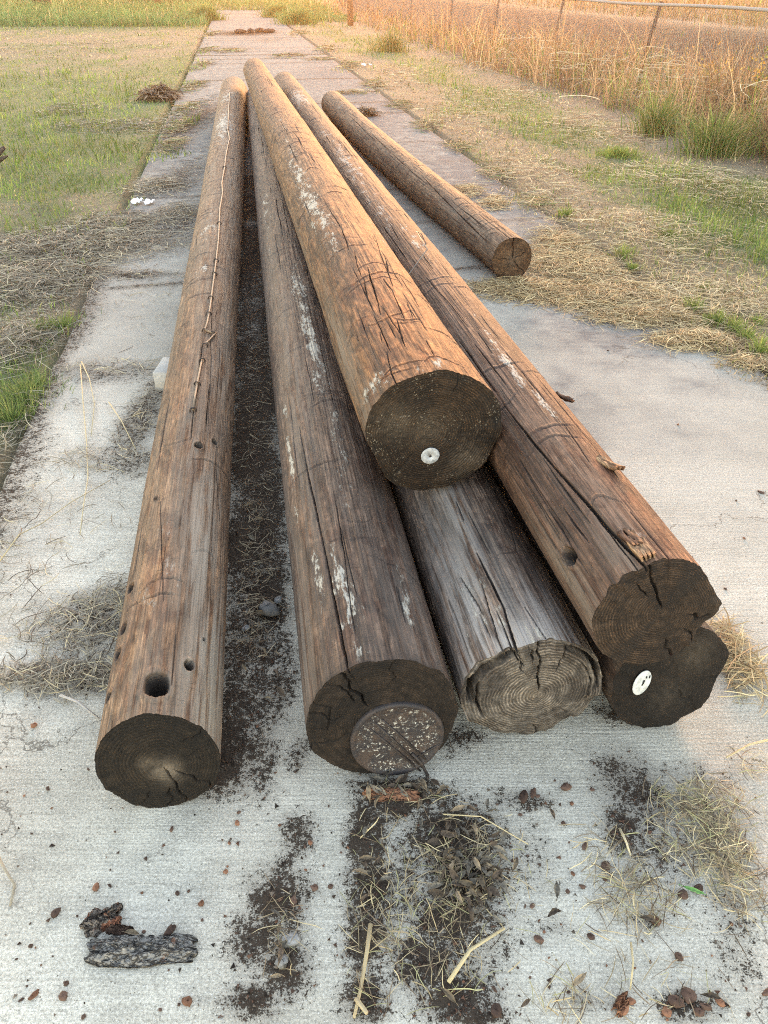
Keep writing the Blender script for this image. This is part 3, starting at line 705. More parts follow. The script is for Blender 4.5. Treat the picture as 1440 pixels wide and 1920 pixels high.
V = np.stack([Xg, Yg, Zg], -1).reshape(-1, 3); n0 = len(V)
# slab sides
LE = V[idx[:, 0]].copy(); LE[:, 2] = -.12; RE = V[idx[:, -1]].copy(); RE[:, 2] = -.12
V = np.vstack([V, LE, RE]); m_ = len(LE)
il = n0 + np.arange(m_); ir = n0 + m_ + np.arange(m_)
QL = np.stack([idx[:-1, 0], idx[1:, 0], il[1:], il[:-1]], -1); QR = np.stack([idx[1:, -1], idx[:-1, -1], ir[:-1], ir[1:]], -1)
Q = np.vstack([Q, QL, QR])
me = mesh_arrays('path', V, Q.ravel(), np.full(len(Q), 4), {'dirt': np.append(dirt.ravel(), np.full(2 * m_, .5)), 'stain_and_dimming': np.append(stain_and_dimming.ravel(), np.zeros(2 * m_))}, True)
N = NT('broomed_concrete')
big = N.noise((1.3, 1.3, 1.3), 5, .6); mid = N.noise((9, 9, 9), 5, .6, (3, 1, 0)); fine = N.noise((190, 190, 190), 4, .75); fine2 = N.noise((420, 420, 420), 3, .7, (2, 2, 0))
broom = N.noise((5, 150, 1), 4, .65, (0, 0, 2), .15); broom2 = N.noise((2.5, 420, 1), 3, .6, (0, 5, 2))
c = N.mix(N.ss(.35, .65, big), (.37, .335, .275), (.49, .45, .375))
c = N.mix(1, c, N.grey(N.rng(.3, .7, .86, 1.13, mid)), 'MULTIPLY')
c = N.mix(1, c, N.grey(N.rng(.3, .7, .55, 1.42, fine)), 'MULTIPLY')
c = N.mix(1, c, N.grey(N.rng(.3, .7, .84, 1.16, broom)), 'MULTIPLY')
c = N.mix(N.ss(.63, .70, fine2), c, (.12, .105, .09)); c = N.mix(N.math('MULTIPLY', N.ss(.62, .68, N.noise((300, 300, 300), 2, .6, (7, 7, 0))), .8), c, (.62, .60, .56))
pit = N.ss(.64, .70, N.noise((70, 180, 70), 4, .7, (4, 4, 0)))
c = N.mix(N.math('MULTIPLY', pit, .6), c, (.13, .115, .10))
c = N.mix(N.math('MULTIPLY', N.attr('stain_and_dimming'), N.ss(.12, .8, N.math('ADD', N.math('MULTIPLY', mid, .6), N.math('MULTIPLY', broom, .4)))), c, (.150, .140, .132))
vw = N.n('ShaderNodeTexVoronoi', feature='DISTANCE_TO_EDGE'); vw.inputs['Scale'].default_value = 1.15
va = N.n('ShaderNodeVectorMath', operation='ADD'); vnz = N.n('ShaderNodeTexNoise'); vnz.inputs['Scale'].default_value = 3.5; vnz.inputs['Detail'].default_value = 6; vnz.inputs['Roughness'].default_value = .6
N.L(N.coord(), vnz.inputs['Vector']); vsc = N.n('ShaderNodeVectorMath', operation='SCALE'); vsc.inputs['Scale'].default_value = .5
N.L(vnz.outputs['Color'], vsc.inputs[0]); N.L(N.coord(), va.inputs[0]); N.L(vsc.outputs[0], va.inputs[1]); N.L(va.outputs[0], vw.inputs['Vector'])
hair = N.math('MULTIPLY', N.ss(.0045, .0015, vw.outputs['Distance']), N.ss(.46, .56, N.noise((1.1, 1.1, 1.1), 2, .5, (8, 3, 0))))
c = N.mix(N.math('MULTIPLY', hair, .7), c, (.09, .075, .06))
dn = N.math('ADD', N.math('MULTIPLY', N.math('SUBTRACT', N.noise((24, 24, 24), 4, .6, (1, 9, 0)), .5), .55), N.math('ADD', N.math('MULTIPLY', N.math('SUBTRACT', N.noise((85, 85, 85), 4, .65, (5, 9, 0)), .5), .75), N.math('MULTIPLY', N.math('SUBTRACT', N.noise((300, 300, 300), 3, .7, (5, 2, 0)), .5), .75)))
dm = N.ss(.22, .31, N.math('MULTIPLY_ADD', N.attr('dirt'), .5, dn))
dm = N.math('MULTIPLY', dm, N.ss(.02, .2, N.attr('dirt')))
dcol = N.mix(N.noise((50, 50, 50), 4, .7, (3, 0, 0)), (.010, .006, .004), (.046, .026, .016))
dcol = N.mix(N.ss(.66, .70, fine2), dcol, (.13, .10, .075))
c = N.mix(N.math('MULTIPLY', dm, .93), c, dcol)
c = N.mix(N.math('MULTIPLY', N.math('MULTIPLY', N.ss(.0, .6, N.attr('dirt')), .45), N.math('SUBTRACT', 1.0, dm)), c, (.14, .11, .085))
N.color(c); N.b.inputs['Roughness'].default_value = .95; N.b.inputs['Specular IOR Level'].default_value = .04
h = N.math('ADD', N.math('MULTIPLY', fine, .8), N.math('ADD', N.math('MULTIPLY', broom, .9), N.math('MULTIPLY', fine2, .5)))
h = N.math('ADD', h, N.math('MULTIPLY', broom2, .5)); h = N.math('SUBTRACT', h, N.math('MULTIPLY', pit, .6))
h = N.math('ADD', h, N.math('MULTIPLY', dm, N.rng(-.5, .5, -.2, 1.8, dn)))
N.bump(h, .004, .8)
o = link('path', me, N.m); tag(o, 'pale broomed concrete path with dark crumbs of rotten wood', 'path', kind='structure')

# the terrain
def greenness(x, y):
    u = U(x, y); g = fbm(x * .9, y * .55, 3, 3) * .8 + fbm(x * 3.1, y * 1.9, 6, 3) * .75
    gl = .58 + 1.25 * g + .75 * sst(6.2, 8.2, y) * sst(21, 13, y) + .2 * np.exp(-((u + 1.25) / .3)**2) * sst(4.5, 6, y) - .6 * sst(6.3, 5.0, y) + 1.1 * np.exp(-(((x + 2.55) / .35)**2 + ((y - 4.5) / .5)**2)) + 1.1 * np.exp(-(((x + 1.85) / .3)**2 + ((y - 3.0) / .5)**2)) - .4 * sst(17, 22, y) + 1.6 * sst(31, 37, y)
    gr = .16 + 1.5 * g + .95 * np.exp(-((u - 3.75) / .6)**2) - .65 * np.exp(-((u - 2.55) / .45)**2) * (1 - .0 * y) - .5 * sst(4.6, 5.4, u) - .5 * sst(6, 4.3, y) + .6 * np.exp(-((u - 2.5) / .12)**2) * sst(5.3, 4.6, y)
    return np.clip(np.where(u < .6, gl, gr), 0, 1)
def ground_z(x, y):
    u = U(x, y)
    z = np.where(u < .6, -.035 + .027 * sst(4, 7, y), -.012) + .02 * fbm(x * 1.5, y * 1.5, 7, 3)
    z = z + .06 * sst(-2.0, -6, u) * 0
    z = z - 1.5 * sst(7.6, 10.6, u) + 1.9 * sst(11.2, 14.6, u) + .5 * sst(15, 40, u)
    z = z + .5 * sst(30, 120, y)
    inside = (u > -1.05) & (u < 2.4) & (y < 58)
    return np.where(inside, -.09, z)
ux = np.concatenate([-np.geomspace(150, 12, 26), np.linspace(-11.5, -2, 60), np.linspace(-1.9, -1.1, 20), [-1.06, -1.01, -.9, .5, 2.2, 2.3], np.linspace(2.36, 3.2, 20), np.linspace(3.3, 18, 130), np.geomspace(19, 200, 26)])
yy = np.concatenate([np.linspace(-8, 0, 8), np.linspace(.5, 12, 110), np.geomspace(12.2, 400, 110)])
Yt, Ut = np.meshgrid(yy, ux, indexing='ij'); Xt = Ut + SL * np.minimum(Yt, 70)
Zt = ground_z(Xt, np.minimum(Yt, 1e6))
Ucl = U(Xt, Yt)
gt = greenness(Xt, Yt)
grav = sst(7.9, 8.8, Ut) * sst(11.4, 10.6, Ut); bank = np.maximum(sst(10.8, 11.4, Ut) * sst(14.8, 13.8, Ut), .9 * sst(5.0, 5.9, Ut) * sst(8.4, 7.6, Ut))
idx = np.arange(Xt.size).reshape(Xt.shape)
Q = np.stack([idx[:-1, :-1], idx[:-1, 1:], idx[1:, 1:], idx[1:, :-1]], -1).reshape(-1, 4)
me = mesh_arrays('ground', np.stack([Xt, Yt, Zt], -1).reshape(-1, 3), Q.ravel(), np.full(len(Q), 4), {'green': gt.ravel(), 'gravel': grav.ravel(), 'bank': bank.ravel()}, True)
N = NT('dry_soil'); a = N.noise((1.7, 1.7, 1.7), 6, .65); b = N.noise((35, 35, 35), 5, .7); b3 = N.noise((8, 8, 8), 5, .65, (3, 3, 3))
c = N.mix(N.ss(.3, .7, b), (.075, .055, .036), (.21, .165, .105))
c = N.mix(N.ss(.35, .65, a), c, (.17, .135, .085))
c = N.mix(N.math('MULTIPLY', N.attr('green'), N.ss(.3, .6, b)), c, (.075, .105, .028))
gcol = N.mix(N.noise((14, 14, 14), 4, .75), (.13, .12, .125), (.33, .31, .31))
c = N.mix(N.math('MULTIPLY', N.attr('gravel'), N.ss(.3, .55, b3)), c, gcol)
c = N.mix(N.math('MULTIPLY', N.attr('bank'), N.ss(.3, .55, b3)), c, (.036, .026, .018))  # far bank and weed bed soil darkened to paint in their shade
N.color(c); N.b.inputs['Roughness'].default_value = .95
N.bump(N.math('ADD', b, b3), .02, .8)
o = link('ground', me, N.m); tag(o, 'dry patchy soil under the grass on both sides of the path', 'ground', kind='structure')

# ------------------------------------------------------------------ grass and straw
def leaf_mat(name, trans=.3):
    N = NT(name); c = N.attr('col', 'Color')
    N.color(c); N.b.inputs['Roughness'].default_value = .7
    tr = N.n('ShaderNodeBsdfTranslucent'); N.L(c, tr.inputs['Color'])
    mx = N.n('ShaderNodeMixShader'); mx.inputs[0].default_value = trans
    N.L(N.b.outputs[0], mx.inputs[1]); N.L(tr.outputs[0], mx.inputs[2]); N.L(mx.outputs[0], N.out.inputs['Surface'])
    return N.m
GM = leaf_mat('grass_blades', .35); SM = leaf_mat('dry_straw', .15)
def blades_mesh(name, P, h, wd, lean, heading, col, seg=3, droop=1.0):
    n = len(P); hd = np.stack([np.cos(heading), np.sin(heading)], -1); side = np.stack([-hd[:, 1], hd[:, 0]], -1)
    # blade faces are turned a random way about their own axis
    tw = rng.rand(n) * np.pi; fs = np.stack([np.cos(tw), np.sin(tw)], -1)
    V = np.zeros((n, 2 * seg + 1, 3), np.float32)
    for k in range(seg + 1):
        f = k / seg; off = lean * h * f**1.8; z = h * (f - .45 * droop * np.minimum(lean, 1.4) * f**2.2)
        c = np.concatenate([P[:, :2] + hd * off[:, None], (P[:, 2] + z)[:, None]], 1)
        if k < seg:
            ww = (wd * (1 - .75 * f**1.5) / 2)[:, None]
            V[:, 2 * k, :] = c; V[:, 2 * k + 1, :] = c
            V[:, 2 * k, :2] -= fs * ww; V[:, 2 * k + 1, :2] += fs * ww
        else: V[:, 2 * k, :] = c
    b = (np.arange(n) * (2 * seg + 1))[:, None]; L = []; T = []
    quads = [np.stack([b[:, 0] + 2 * k, b[:, 0] + 2 * k + 1, b[:, 0] + 2 * k + 3, b[:, 0] + 2 * k + 2], -1) for k in range(seg - 1)]
    tri = np.stack([b[:, 0] + 2 * seg - 2, b[:, 0] + 2 * seg - 1, b[:, 0] + 2 * seg], -1)
    Q = np.concatenate(quads) if quads else np.zeros((0, 4), int)
    C = np.repeat(col, 2 * seg + 1, 0)
    return mesh_arrays(name, V.reshape(-1, 3), np.concatenate([Q.ravel(), tri.ravel()]), np.concatenate([np.full(len(Q), 4), np.full(n, 3)]), {'col': C})
def strands_mesh(name, P, ln, wd, heading, curl, zamp, col, seg=5, zs=None):
    """loose stalks lying about: curved, a little arched strips"""
    n = len(P); V = np.zeros((n, 2 * (seg + 1), 3), np.float32); a = heading.copy(); c = P.copy().astype(np.float32)
    a = a - curl / 2
    ph = rng.rand(n) * .5 + .25
    tiltv = rng.uniform(-.8, .8, n)
    for k in range(seg + 1):
        f = k / seg
        z = c[:, 2] + zamp * np.sin(np.pi * np.clip(f / (2 * ph), 0, 1)) * .8
        d = np.stack([-np.sin(a), np.cos(a)], -1) * (wd * (1 if 0 < k < seg else .4) / 2)[:, None]
        V[:, 2 * k, :2] = c[:, :2] - d; V[:, 2 * k + 1, :2] = c[:, :2] + d
        V[:, 2 * k, 2] = z - wd * .5 * tiltv; V[:, 2 * k + 1, 2] = z + wd * .5 * tiltv
        c[:, :2] += np.stack([np.cos(a), np.sin(a)], -1) * (ln / seg)[:, None]; a = a + curl / seg + rng.randn(n) * .12
    b = np.arange(n) * 2 * (seg + 1)
    Q = np.concatenate([np.stack([b + 2 * k, b + 2 * k + 1, b + 2 * k + 3, b + 2 * k + 2], -1) for k in range(seg)])
    return mesh_arrays(name, V.reshape(-1, 3), Q.ravel(), np.full(len(Q), 4), {'col': np.repeat(col, 2 * (seg + 1), 0)})
def spread(n, y0, y1, pxr=(-450, 1890), pyr=(-30, 1915)):
    px = rng.uniform(*pxr, n); py = rng.uniform(*pyr, n)
    x, y, d = atv(px, py); k = (d > 0) & (y > y0) & (y < y1)
    return x[k], y[k], d[k]
def pick_cols(n, cols, var=.18):
    cols = np.array(cols); i = rng.randint(0, len(cols), n)
    return cols[i] * (1 + var * rng.randn(n, 1)).clip(.4, 1.7)
GREENS = [(.125, .185, .04), (.095, .155, .036), (.165, .21, .055), (.18, .195, .065)]
STRAWS = [(.42, .325, .17), (.35, .26, .135), (.48, .385, .22), (.29, .22, .135)]
GREYS = [(.27, .235, .175), (.21, .18, .135), (.34, .29, .21), (.18, .145, .10)]

def lawn(name, label, n, mask, hrange, y1):
    x, y, d = spread(n, 1.2, y1)
    k = mask(x, y); x, y, d = x[k], y[k], d[k]
    g = greenness(x, y); isg = rng.rand(len(x)) < (.12 + .8 * g)
    keep = (rng.rand(len(x)) < np.where(isg, 1, .75)); x, y, d, g, isg = x[keep], y[keep], d[keep], g[keep], isg[keep]
    m = len(x)
    h = rng.uniform(*hrange, m) * np.where(isg, 1.0 + .5 * g, .8) * (.7 + .6 * np.clip(fbm(x * 2, y * 2, 1, 2) + .5, 0, 1))
    h *= (.6 + 1.1 * np.clip(fbm(x * 1.4, y * .9, 14, 3) + .4, 0, 1.2))
    colr_v = (1 + .8 * fbm(x * 2.6, y * 1.7, 41, 3)).clip(.45, 1.5)
    h *= 1 + 1.8 * sst(33, 38, y) + np.clip(d / 40, 0, 1)
    wd = np.maximum(.0035, .00105 * d) * rng.uniform(.7, 1.3, m)
    colr = np.where(isg[:, None], pick_cols(m, GREENS), np.where((y < 6.5)[:, None] & (x < 0)[:, None], pick_cols(m, GREYS), pick_cols(m, STRAWS)))
    colr = colr * colr_v[:, None]
    lean = np.where(isg, rng.uniform(.1, .8, m), rng.uniform(.5, 1.6, m))
    P = np.stack([x, y, np.where((x > left_edge(y)) & (x < right_edge(y)), -.002, ground_z(x, y) - .004)], -1)
    me = blades_mesh(name, P, h, wd, lean, rng.rand(m) * 6.28, colr)
    tag(link(name, me, GM), label, 'grass', kind='stuff')
lawn('lawn_grass', 'patchy green and dead mown grass left of the concrete path', 300000, lambda x, y: (U(x, y) < -1.02 + 1.0 * np.clip(fbm(y * .9, 1, 0, 5) * 1.1 + .14 * sst(5, 7, y) + .0, -.05, .5)) & (U(x, y) > -30), (.025, .055), 60)
lawn('verge_grass', 'mown verge of green and straw grass between path and tall weeds', 300000, lambda x, y: (U(x, y) > 2.36 - .9 * np.clip(fbm(y * .9, 4, 0, 5) * 1.1 + .12 * sst(6, 9, y) + .0, -.05, .45)) & (U(x, y) < 5.9), (.025, .06), 60)

# tall dry weeds along the fence
def tall(name, label, n, umin, umax, y0, y1, hr, greenf, pxr=(-450, 1890), pyr=(-34, 900), cols=None, widen=1.0, thin=None):
    x, y, d = spread(n, y0, y1, pxr, pyr); u = U(x, y)
    k = (u > umin + .35 * fbm(x * .9, y * .9, 4, 3)) & (u < umax)
    if thin is not None: k &= rng.rand(len(x)) < thin(x, y)
    x, y, d = x[k], y[k], d[k]; m = len(x)
    cl = fbm(x * 1.3, y * 1.3, 9, 3)
    h = rng.uniform(*hr, m) * (.35 + 1.25 * np.clip(cl + .42, 0, 1))
    isg = rng.rand(m) < greenf * (1 + 2.2 * fbm(x * .7, y * .7, 12, 2))
    h = np.where(isg, h * .75, h)
    colr = np.where(isg[:, None], pick_cols(m, GREENS), pick_cols(m, cols or [(.32, .205, .115), (.26, .16, .09), (.38, .27, .155), (.20, .125, .075)]))
    colr = colr * (1 + .9 * fbm(x * 2.3, y * 2.3, 31, 3)).clip(.4, 1.6)[:, None]
    wd = np.maximum(.004, .0011 * d) * widen * rng.uniform(.6, 1.3, m)
    P = np.stack([x, y, ground_z(x, y) - .01], -1)
    me = blades_mesh(name, P, h, wd, rng.uniform(.1, 1.1, m)**1.3, rng.rand(m) * 6.28, colr, 4)
    tag(link(name, me, GM), label, 'grass', kind='stuff')
tall('tall_weeds', 'tall tawny dead grass and weeds standing along the wire fence', 280000, 5.25, 8.3, 5, 70, (.28, 1.0), .22, thin=lambda x, y: np.clip(.62 + 1.5 * np.clip(fbm(x * 1.7, y * 1.7, 21, 3) + .12, 0, 1) - .3 * sst(7.2, 8.3, U(x, y)), 0, 1))
tall('field_grass', 'dry brown field grass beyond the wire fence', 110000, 15.2, 60, 8, 130, (.25, .6), .12, pyr=(-34, 300), cols=[(.17, .12, .07), (.12, .09, .052), (.21, .15, .09), (.13, .13, .05)], widen=1.3)
tall('ditch_weeds', 'sparse stalks rising from the grey ditch beyond the fence', 110000, 8.2, 15.4, 8, 80, (.2, .6), .14, pyr=(-34, 400), cols=[(.20, .13, .08), (.15, .10, .06), (.28, .19, .115), (.24, .17, .10)], thin=lambda x, y: .22 + .5 * np.clip(fbm(x * .8, y * .8, 2, 2), 0, 1))
x_ = None
def far_left():
    n = 90000; x, y, d = spread(n, 36, 110, (-450, 1000), (-34, 60)); u = U(x, y)
    k = ((u < -1.0) | ((u > 2.2) & (u < 5.6) & (y > 40)) | ((y > 56) & (u < 6))); x, y, d = x[k], y[k], d[k]; m = len(x)
    h = rng.uniform(.2, .55, m) * (.6 + .9 * np.clip(fbm(x * .5, y * .5, 2, 2) + .5, 0, 1)); isg = rng.rand(m) < .93
    colr = np.where(isg[:, None], pick_cols(m, [(.09, .17, .06), (.12, .20, .08), (.08, .15, .055)]), pick_cols(m, STRAWS))
    me = blades_mesh('meadow_grass', np.stack([x, y, ground_z(x, y)], -1), h, .0011 * d * rng.uniform(.7, 1.4, m), rng.uniform(.1, .8, m), rng.rand(m) * 6.28, colr, 3)
    tag(link('meadow_grass', me, GM), 'longer green grass at the far end of the lawn', 'grass', kind='stuff')
far_left()

# tufts one can pick out
def tuft(px, py, rad, h, n, cols, label, group=None, seed=0, name='grass_tuft', wd=None, lean=(.1, .9)):
    c, d = at(px, py); g = np.abs(rng.randn(n)) * .5; a = rng.rand(n) * 6.28
    x, y = c[0] + rad * g * np.cos(a), c[1] + rad * g * np.sin(a)
    z = ground_z(x, y) ; zc = float(ground_z(np.array([c[0]]), np.array([c[1]]))[0])
    inside = (U(x, y) > -1.05) & (U(x, y) < 2.4); z = np.where(inside, -.01, z)
    P = np.stack([x - c[0], y - c[1], z - zc - .005], -1)
    W = (wd or max(.004, .001 * d)) * rng.uniform(.7, 1.3, n)
    hh = h * rng.uniform(.45, 1.1, n) * (1 - .35 * np.clip(g, 0, 1))
    me = blades_mesh(name, P, hh, W, rng.uniform(*lean, n), a + rng.randn(n) * .6, pick_cols(n, cols), 4)
    o = link(name, me, GM); o.location = (c[0], c[1], zc); tag(o, label, 'grass tuft', group); return o
DG = [(.075, .125, .03), (.10, .16, .04), (.13, .17, .05), (.30, .25, .13)]
LG = [(.17, .22, .05), (.13, .19, .04), (.21, .24, .07)]
tuft(1335, 285, .42, .62, 700, DG, 'large green clump of long blades at the weed edge on the far right')
tuft(1232, 248, .36, .55, 500, DG, 'narrower green clump of long blades just left of the largest one')
tuft(1160, 290, .30, .13, 500, LG, 'low bright green patch of grass in front of the tall tan weeds')
tuft(560, 45, .9, .75, 700, [(.12, .18, .06), (.15, .21, .08), (.10, .15, .05)], 'tall green grass clump right of the far end of the path', wd=.03)
tuft(520, 32, .9, .8, 600, [(.12, .18, .06), (.15, .21, .08)], 'farther green grass clump beside the path end, right side', wd=.04)
tuft(388, 38, .8, .8, 700, [(.11, .17, .05), (.15, .20, .07), (.22, .22, .09)], 'tall green grass clump left of the far end of the path', wd=.035)
tuft(733, 95, .6, .7, 350, [(.16, .17, .06), (.13, .16, .05), (.30, .23, .12)], 'green clump among tawny weeds near the wooden post', wd=.018)
EDGE = [(1425, 655, .10, .14), (1400, 632, .07, .12), (1375, 615, .08, .13), (1345, 602, .07, .11), (1302, 578, .07, .13), (1168, 480, .10, .13), (1185, 503, .05, .08), (1420, 600, .05, .08), (1330, 600, .05, .08), (1060, 403, .08, .12), (1250, 440, .08, .08), (1320, 540, .06, .08)]
for px, py, r_, h_ in EDGE:
    tuft(px, py, r_, h_, 110, LG, 'small bright green grass tuft at the right edge of the concrete', 'green tufts along the right path edge')
for px, py, r_, h_ in [(112, 606, .16, .10), (70, 612, .2, .09), (40, 745, .22, .12), (20, 775, .15, .12), (60, 720, .15, .10)]:
    tuft(px, py, r_, h_, 260, [(.13, .18, .05), (.10, .15, .04), (.19, .21, .07)], 'green grass tuft among dead straw left of the path', 'green tufts in the dead straw')

# straw
def straw(name, label, spots, ln, wd, cols, zs=(.002, .02), curl=1.2, zamp=.3, align=None, cat='straw'):
    P = []; L_ = []; W_ = []; H_ = []; Z_ = []
    for px, py, rx, ry, n in spots:
        cx, cy, ax, ay = ell(px, py, rx, ry)
        a = rng.rand(n) * 6.28; q = np.sqrt(rng.rand(n)) * (1 + .25 * rng.randn(n))
        x, y = cx + ax * q * np.cos(a), cy + ay * q * np.sin(a)
        on_slab = (x > left_edge(y)) & (x < right_edge(y))
        z = np.where(on_slab, .004, ground_z(x, y)) + rng.uniform(*zs, n) * np.clip(1.3 - q, .15, 1)
        d = np.sqrt(x * x + y * y + 2.2)
        P.append(np.stack([x, y, z], -1)); L_.append(rng.uniform(*ln, n)); W_.append(np.maximum(wd * rng.uniform(.5, 1.3, n), .00050 * d * rng.uniform(.6, 1.3, n)))
    P = np.concatenate(P); n = len(P)
    hd = rng.rand(n) * 6.28 if align is None else align + rng.randn(n) * .5 + np.pi * rng.randint(0, 2, n)
    L_ = np.concatenate(L_); P[:, 0] -= np.cos(hd) * L_ / 2; P[:, 1] -= np.sin(hd) * L_ / 2
    me = strands_mesh(name, P, L_, np.concatenate(W_), hd, rng.randn(n) * curl, L_ * zamp * rng.rand(n)**2 * .3, pick_cols(n, cols, .22))
    o = link(name, me, SM); tag(o, label, cat, kind='stuff'); return o
WARM = [(.46, .34, .17), (.38, .27, .13), (.52, .41, .23), (.30, .21, .11)]
straw('straw', 'dry straw swept over the concrete right of the short pole', [(1000, 545, 110, 20, 2400), (1080, 500, 100, 40, 3600), (1130, 560, 120, 26, 2600), (1230, 592, 120, 22, 2600), (1340, 640, 100, 18, 2200), (1200, 560, 110, 24, 1800), (1060, 462, 55, 30, 1600), (1430, 680, 60, 14, 700), (930, 380, 20, 14, 260), (880, 360, 26, 14, 260), (960, 535, 50, 14, 300), (915, 385, 25, 10, 120), (1380, 1230, 14, 70, 200)],
      (.04, .20), .0024, WARM + [(.22, .15, .08)], (.001, .03), .8)
straw('cut_grass', 'loose cut grass strewn over the right verge', [(1200, 440, 200, 60, 1500), (1300, 560, 170, 60, 1500), (1000, 330, 90, 50, 700), (860, 215, 70, 40, 500), (1250, 330, 160, 30, 900), (1100, 240, 130, 30, 800), (950, 180, 100, 24, 500), (1400, 370, 120, 40, 700), (760, 140, 60, 20, 250)],
      (.05, .24), .0024, STRAWS + [(.45, .36, .22)], (.01, .06))
straw('dead_grass', 'heap of grey dead grass along the left path edge', [(130, 460, 170, 40, 4200), (60, 520, 130, 50, 3000), (200, 425, 80, 26, 1800), (40, 630, 70, 50, 1100), (290, 352, 60, 16, 700), (330, 400, 40, 20, 300), (10, 820, 30, 90, 300), (230, 235, 130, 14, 700), (130, 205, 60, 14, 250), (350, 215, 40, 40, 300), (150, 90, 200, 14, 300)],
      (.05, .24), .0022, GREYS + [(.40, .33, .21), (.15, .12, .085), (.12, .095, .065)], (.003, .06), .8)
straw('edge_thatch', 'ragged dead thatch creeping over both edges of the far path', [(322, 275, 22, 16, 260), (335, 240, 20, 16, 260), (348, 205, 20, 14, 240), (360, 165, 18, 12, 220), (372, 125, 16, 10, 200), (385, 95, 14, 8, 180), (392, 65, 12, 6, 160), (560, 62, 16, 6, 160), (610, 92, 18, 8, 200), (655, 122, 18, 9, 220), (700, 158, 22, 10, 240), (750, 196, 22, 10, 240), (800, 235, 24, 11, 260), (860, 275, 24, 12, 260), (930, 325, 26, 12, 280), (1000, 378, 26, 14, 280), (430, 96, 30, 4, 200), (540, 105, 30, 4, 160), (600, 112, 24, 3, 120), (660, 175, 40, 3, 120)],
      (.06, .3), .0024, [(.33, .24, .13), (.25, .18, .10), (.40, .31, .18), (.16, .15, .05), (.14, .18, .05), (.12, .085, .05)], (.002, .05), 1.0)
straw('grass_litter', 'thin dead stalks scattered over the concrete left of the poles', [(170, 1180, 120, 70, 420), (120, 1270, 140, 30, 520), (210, 1130, 60, 60, 160), (270, 770, 40, 80, 200), (200, 860, 110, 24, 160), (210, 690, 130, 18, 220), (250, 515, 90, 8, 130), (300, 560, 80, 60, 90), (120, 960, 140, 100, 80), (60, 1100, 80, 120, 90), (25, 1000, 40, 100, 80), (350, 320, 40, 30, 160), (340, 430, 60, 50, 260)],
      (.02, .11), .0020, GREYS + [(.42, .34, .2), (.12, .09, .065), (.09, .07, .05)], (.001, .016), .8)
straw('gap_litter', 'short dark stalks and needles littering the gap between the left poles', [(485, 1200 - k * 60, 34, 40, 70) for k in range(10)],
      (.015, .085), .0017, [(.26, .2, .13), (.12, .08, .05), (.08, .055, .035), (.35, .28, .18)], (.001, .012), .6)
straw('straw_litter', 'pale straw bits lying on the foreground concrete', [(1300, 1560, 80, 90, 330), (1370, 1620, 60, 100, 420), (1330, 1500, 70, 40, 180), (1200, 1690, 80, 60, 160), (1150, 1620, 60, 80, 90), (870, 1620, 100, 90, 240), (800, 1740, 120, 120, 190), (720, 1620, 60, 120, 60), (760, 1490, 90, 20, 40), (530, 1740, 40, 80, 40), (690, 1800, 60, 100, 50), (1050, 1880, 60, 40, 40), (1200, 1850, 160, 60, 40), (1000, 1700, 200, 160, 50), (1370, 1270, 12, 40, 110), (1420, 1440, 30, 30, 30)],
      (.015, .075), .0014, [(.52, .41, .23), (.36, .27, .145), (.27, .21, .13), (.30, .27, .13), (.17, .12, .075), (.10, .07, .045)], (.001, .014), .45)
straw('weed_stems', 'pale bare weed stems leaning over the verge straw', [(1200, 150, 160, 40, 200), (1000, 120, 120, 40, 220), (1380, 230, 80, 60, 120), (1280, 180, 120, 30, 160)], (.4, .9), .007, [(.5, .4, .25), (.42, .32, .2)], (.1, .5), .8, 1.0)

# long single stalks on the left concrete
def stalk(pxs, label, rad=.0026, z=.012, col=(.47, .38, .22)):
    c, _ = at(*pxs[0]); m = MB()
    pts = [at(*q)[0] - c + np.array([0, 0, z + .012 * math.sin(i * 1.9) + .004]) for i, q in enumerate(pxs)]
    m.tube(pts, [rad * (1 - .5 * i / len(pts)) for i in range(len(pts))], 5, col=col)
    o = m.build('straw_stalk', SM); o.location = c; tag(o, label, 'straw stalk')
stalk([(152, 690), (158, 760), (163, 830), (166, 900), (160, 960), (152, 1010)], 'long pale stalk lying lengthwise on the left concrete')
stalk([(154, 684), (170, 720), (178, 760), (172, 820)], 'shorter bent stalk forking off the long one on left concrete')
stalk([(205, 760), (230, 800), (255, 845)], 'straight pale stalk on the concrete beside the left pole')
stalk([(2, 1060), (40, 1015), (80, 985), (135, 945), (210, 912)], 'long curved stalk crossing the far left concrete', .0022)
stalk([(115, 1310), (150, 1328), (186, 1350)], 'stout grey twig pointing at the left pole end', .004, .008, (.36, .33, .3))
stalk([(840, 1850), (880, 1795), (945, 1745)], 'split yellow stalk lying over the crumbs in the foreground', .0042, .012)
stalk([(695, 1740), (688, 1800), (676, 1860), (664, 1912)], 'broad upright stalk at the bottom centre of the picture', .0045, .01, (.40, .31, .18))
stalk([(668, 1880), (688, 1912)], 'short thick straw at the bottom centre edge', .005, .01, (.42, .33, .2))
stalk([(830, 1535), (900, 1545), (990, 1588)], 'thin pale straw beside the leaf litter under the plate', .0018)
stalk([(1160, 1560), (1170, 1590), (1182, 1608)], 'short thick straw on the dark stained patch', .003, .008, (.5, .42, .28))
stalk([(0, 1612), (14, 1640), (28, 1660), (20, 1700)], 'bent straw at the left edge of the foreground', .003, .006, (.3, .25, .18))
stalk([(1180, 1775), (1182, 1820), (1180, 1860)], 'pale straight straw in the lower right foreground', .0022)
stalk([(1440, 1395), (1400, 1410), (1360, 1425)], 'pale stalk entering from the right edge of the foreground', .003)

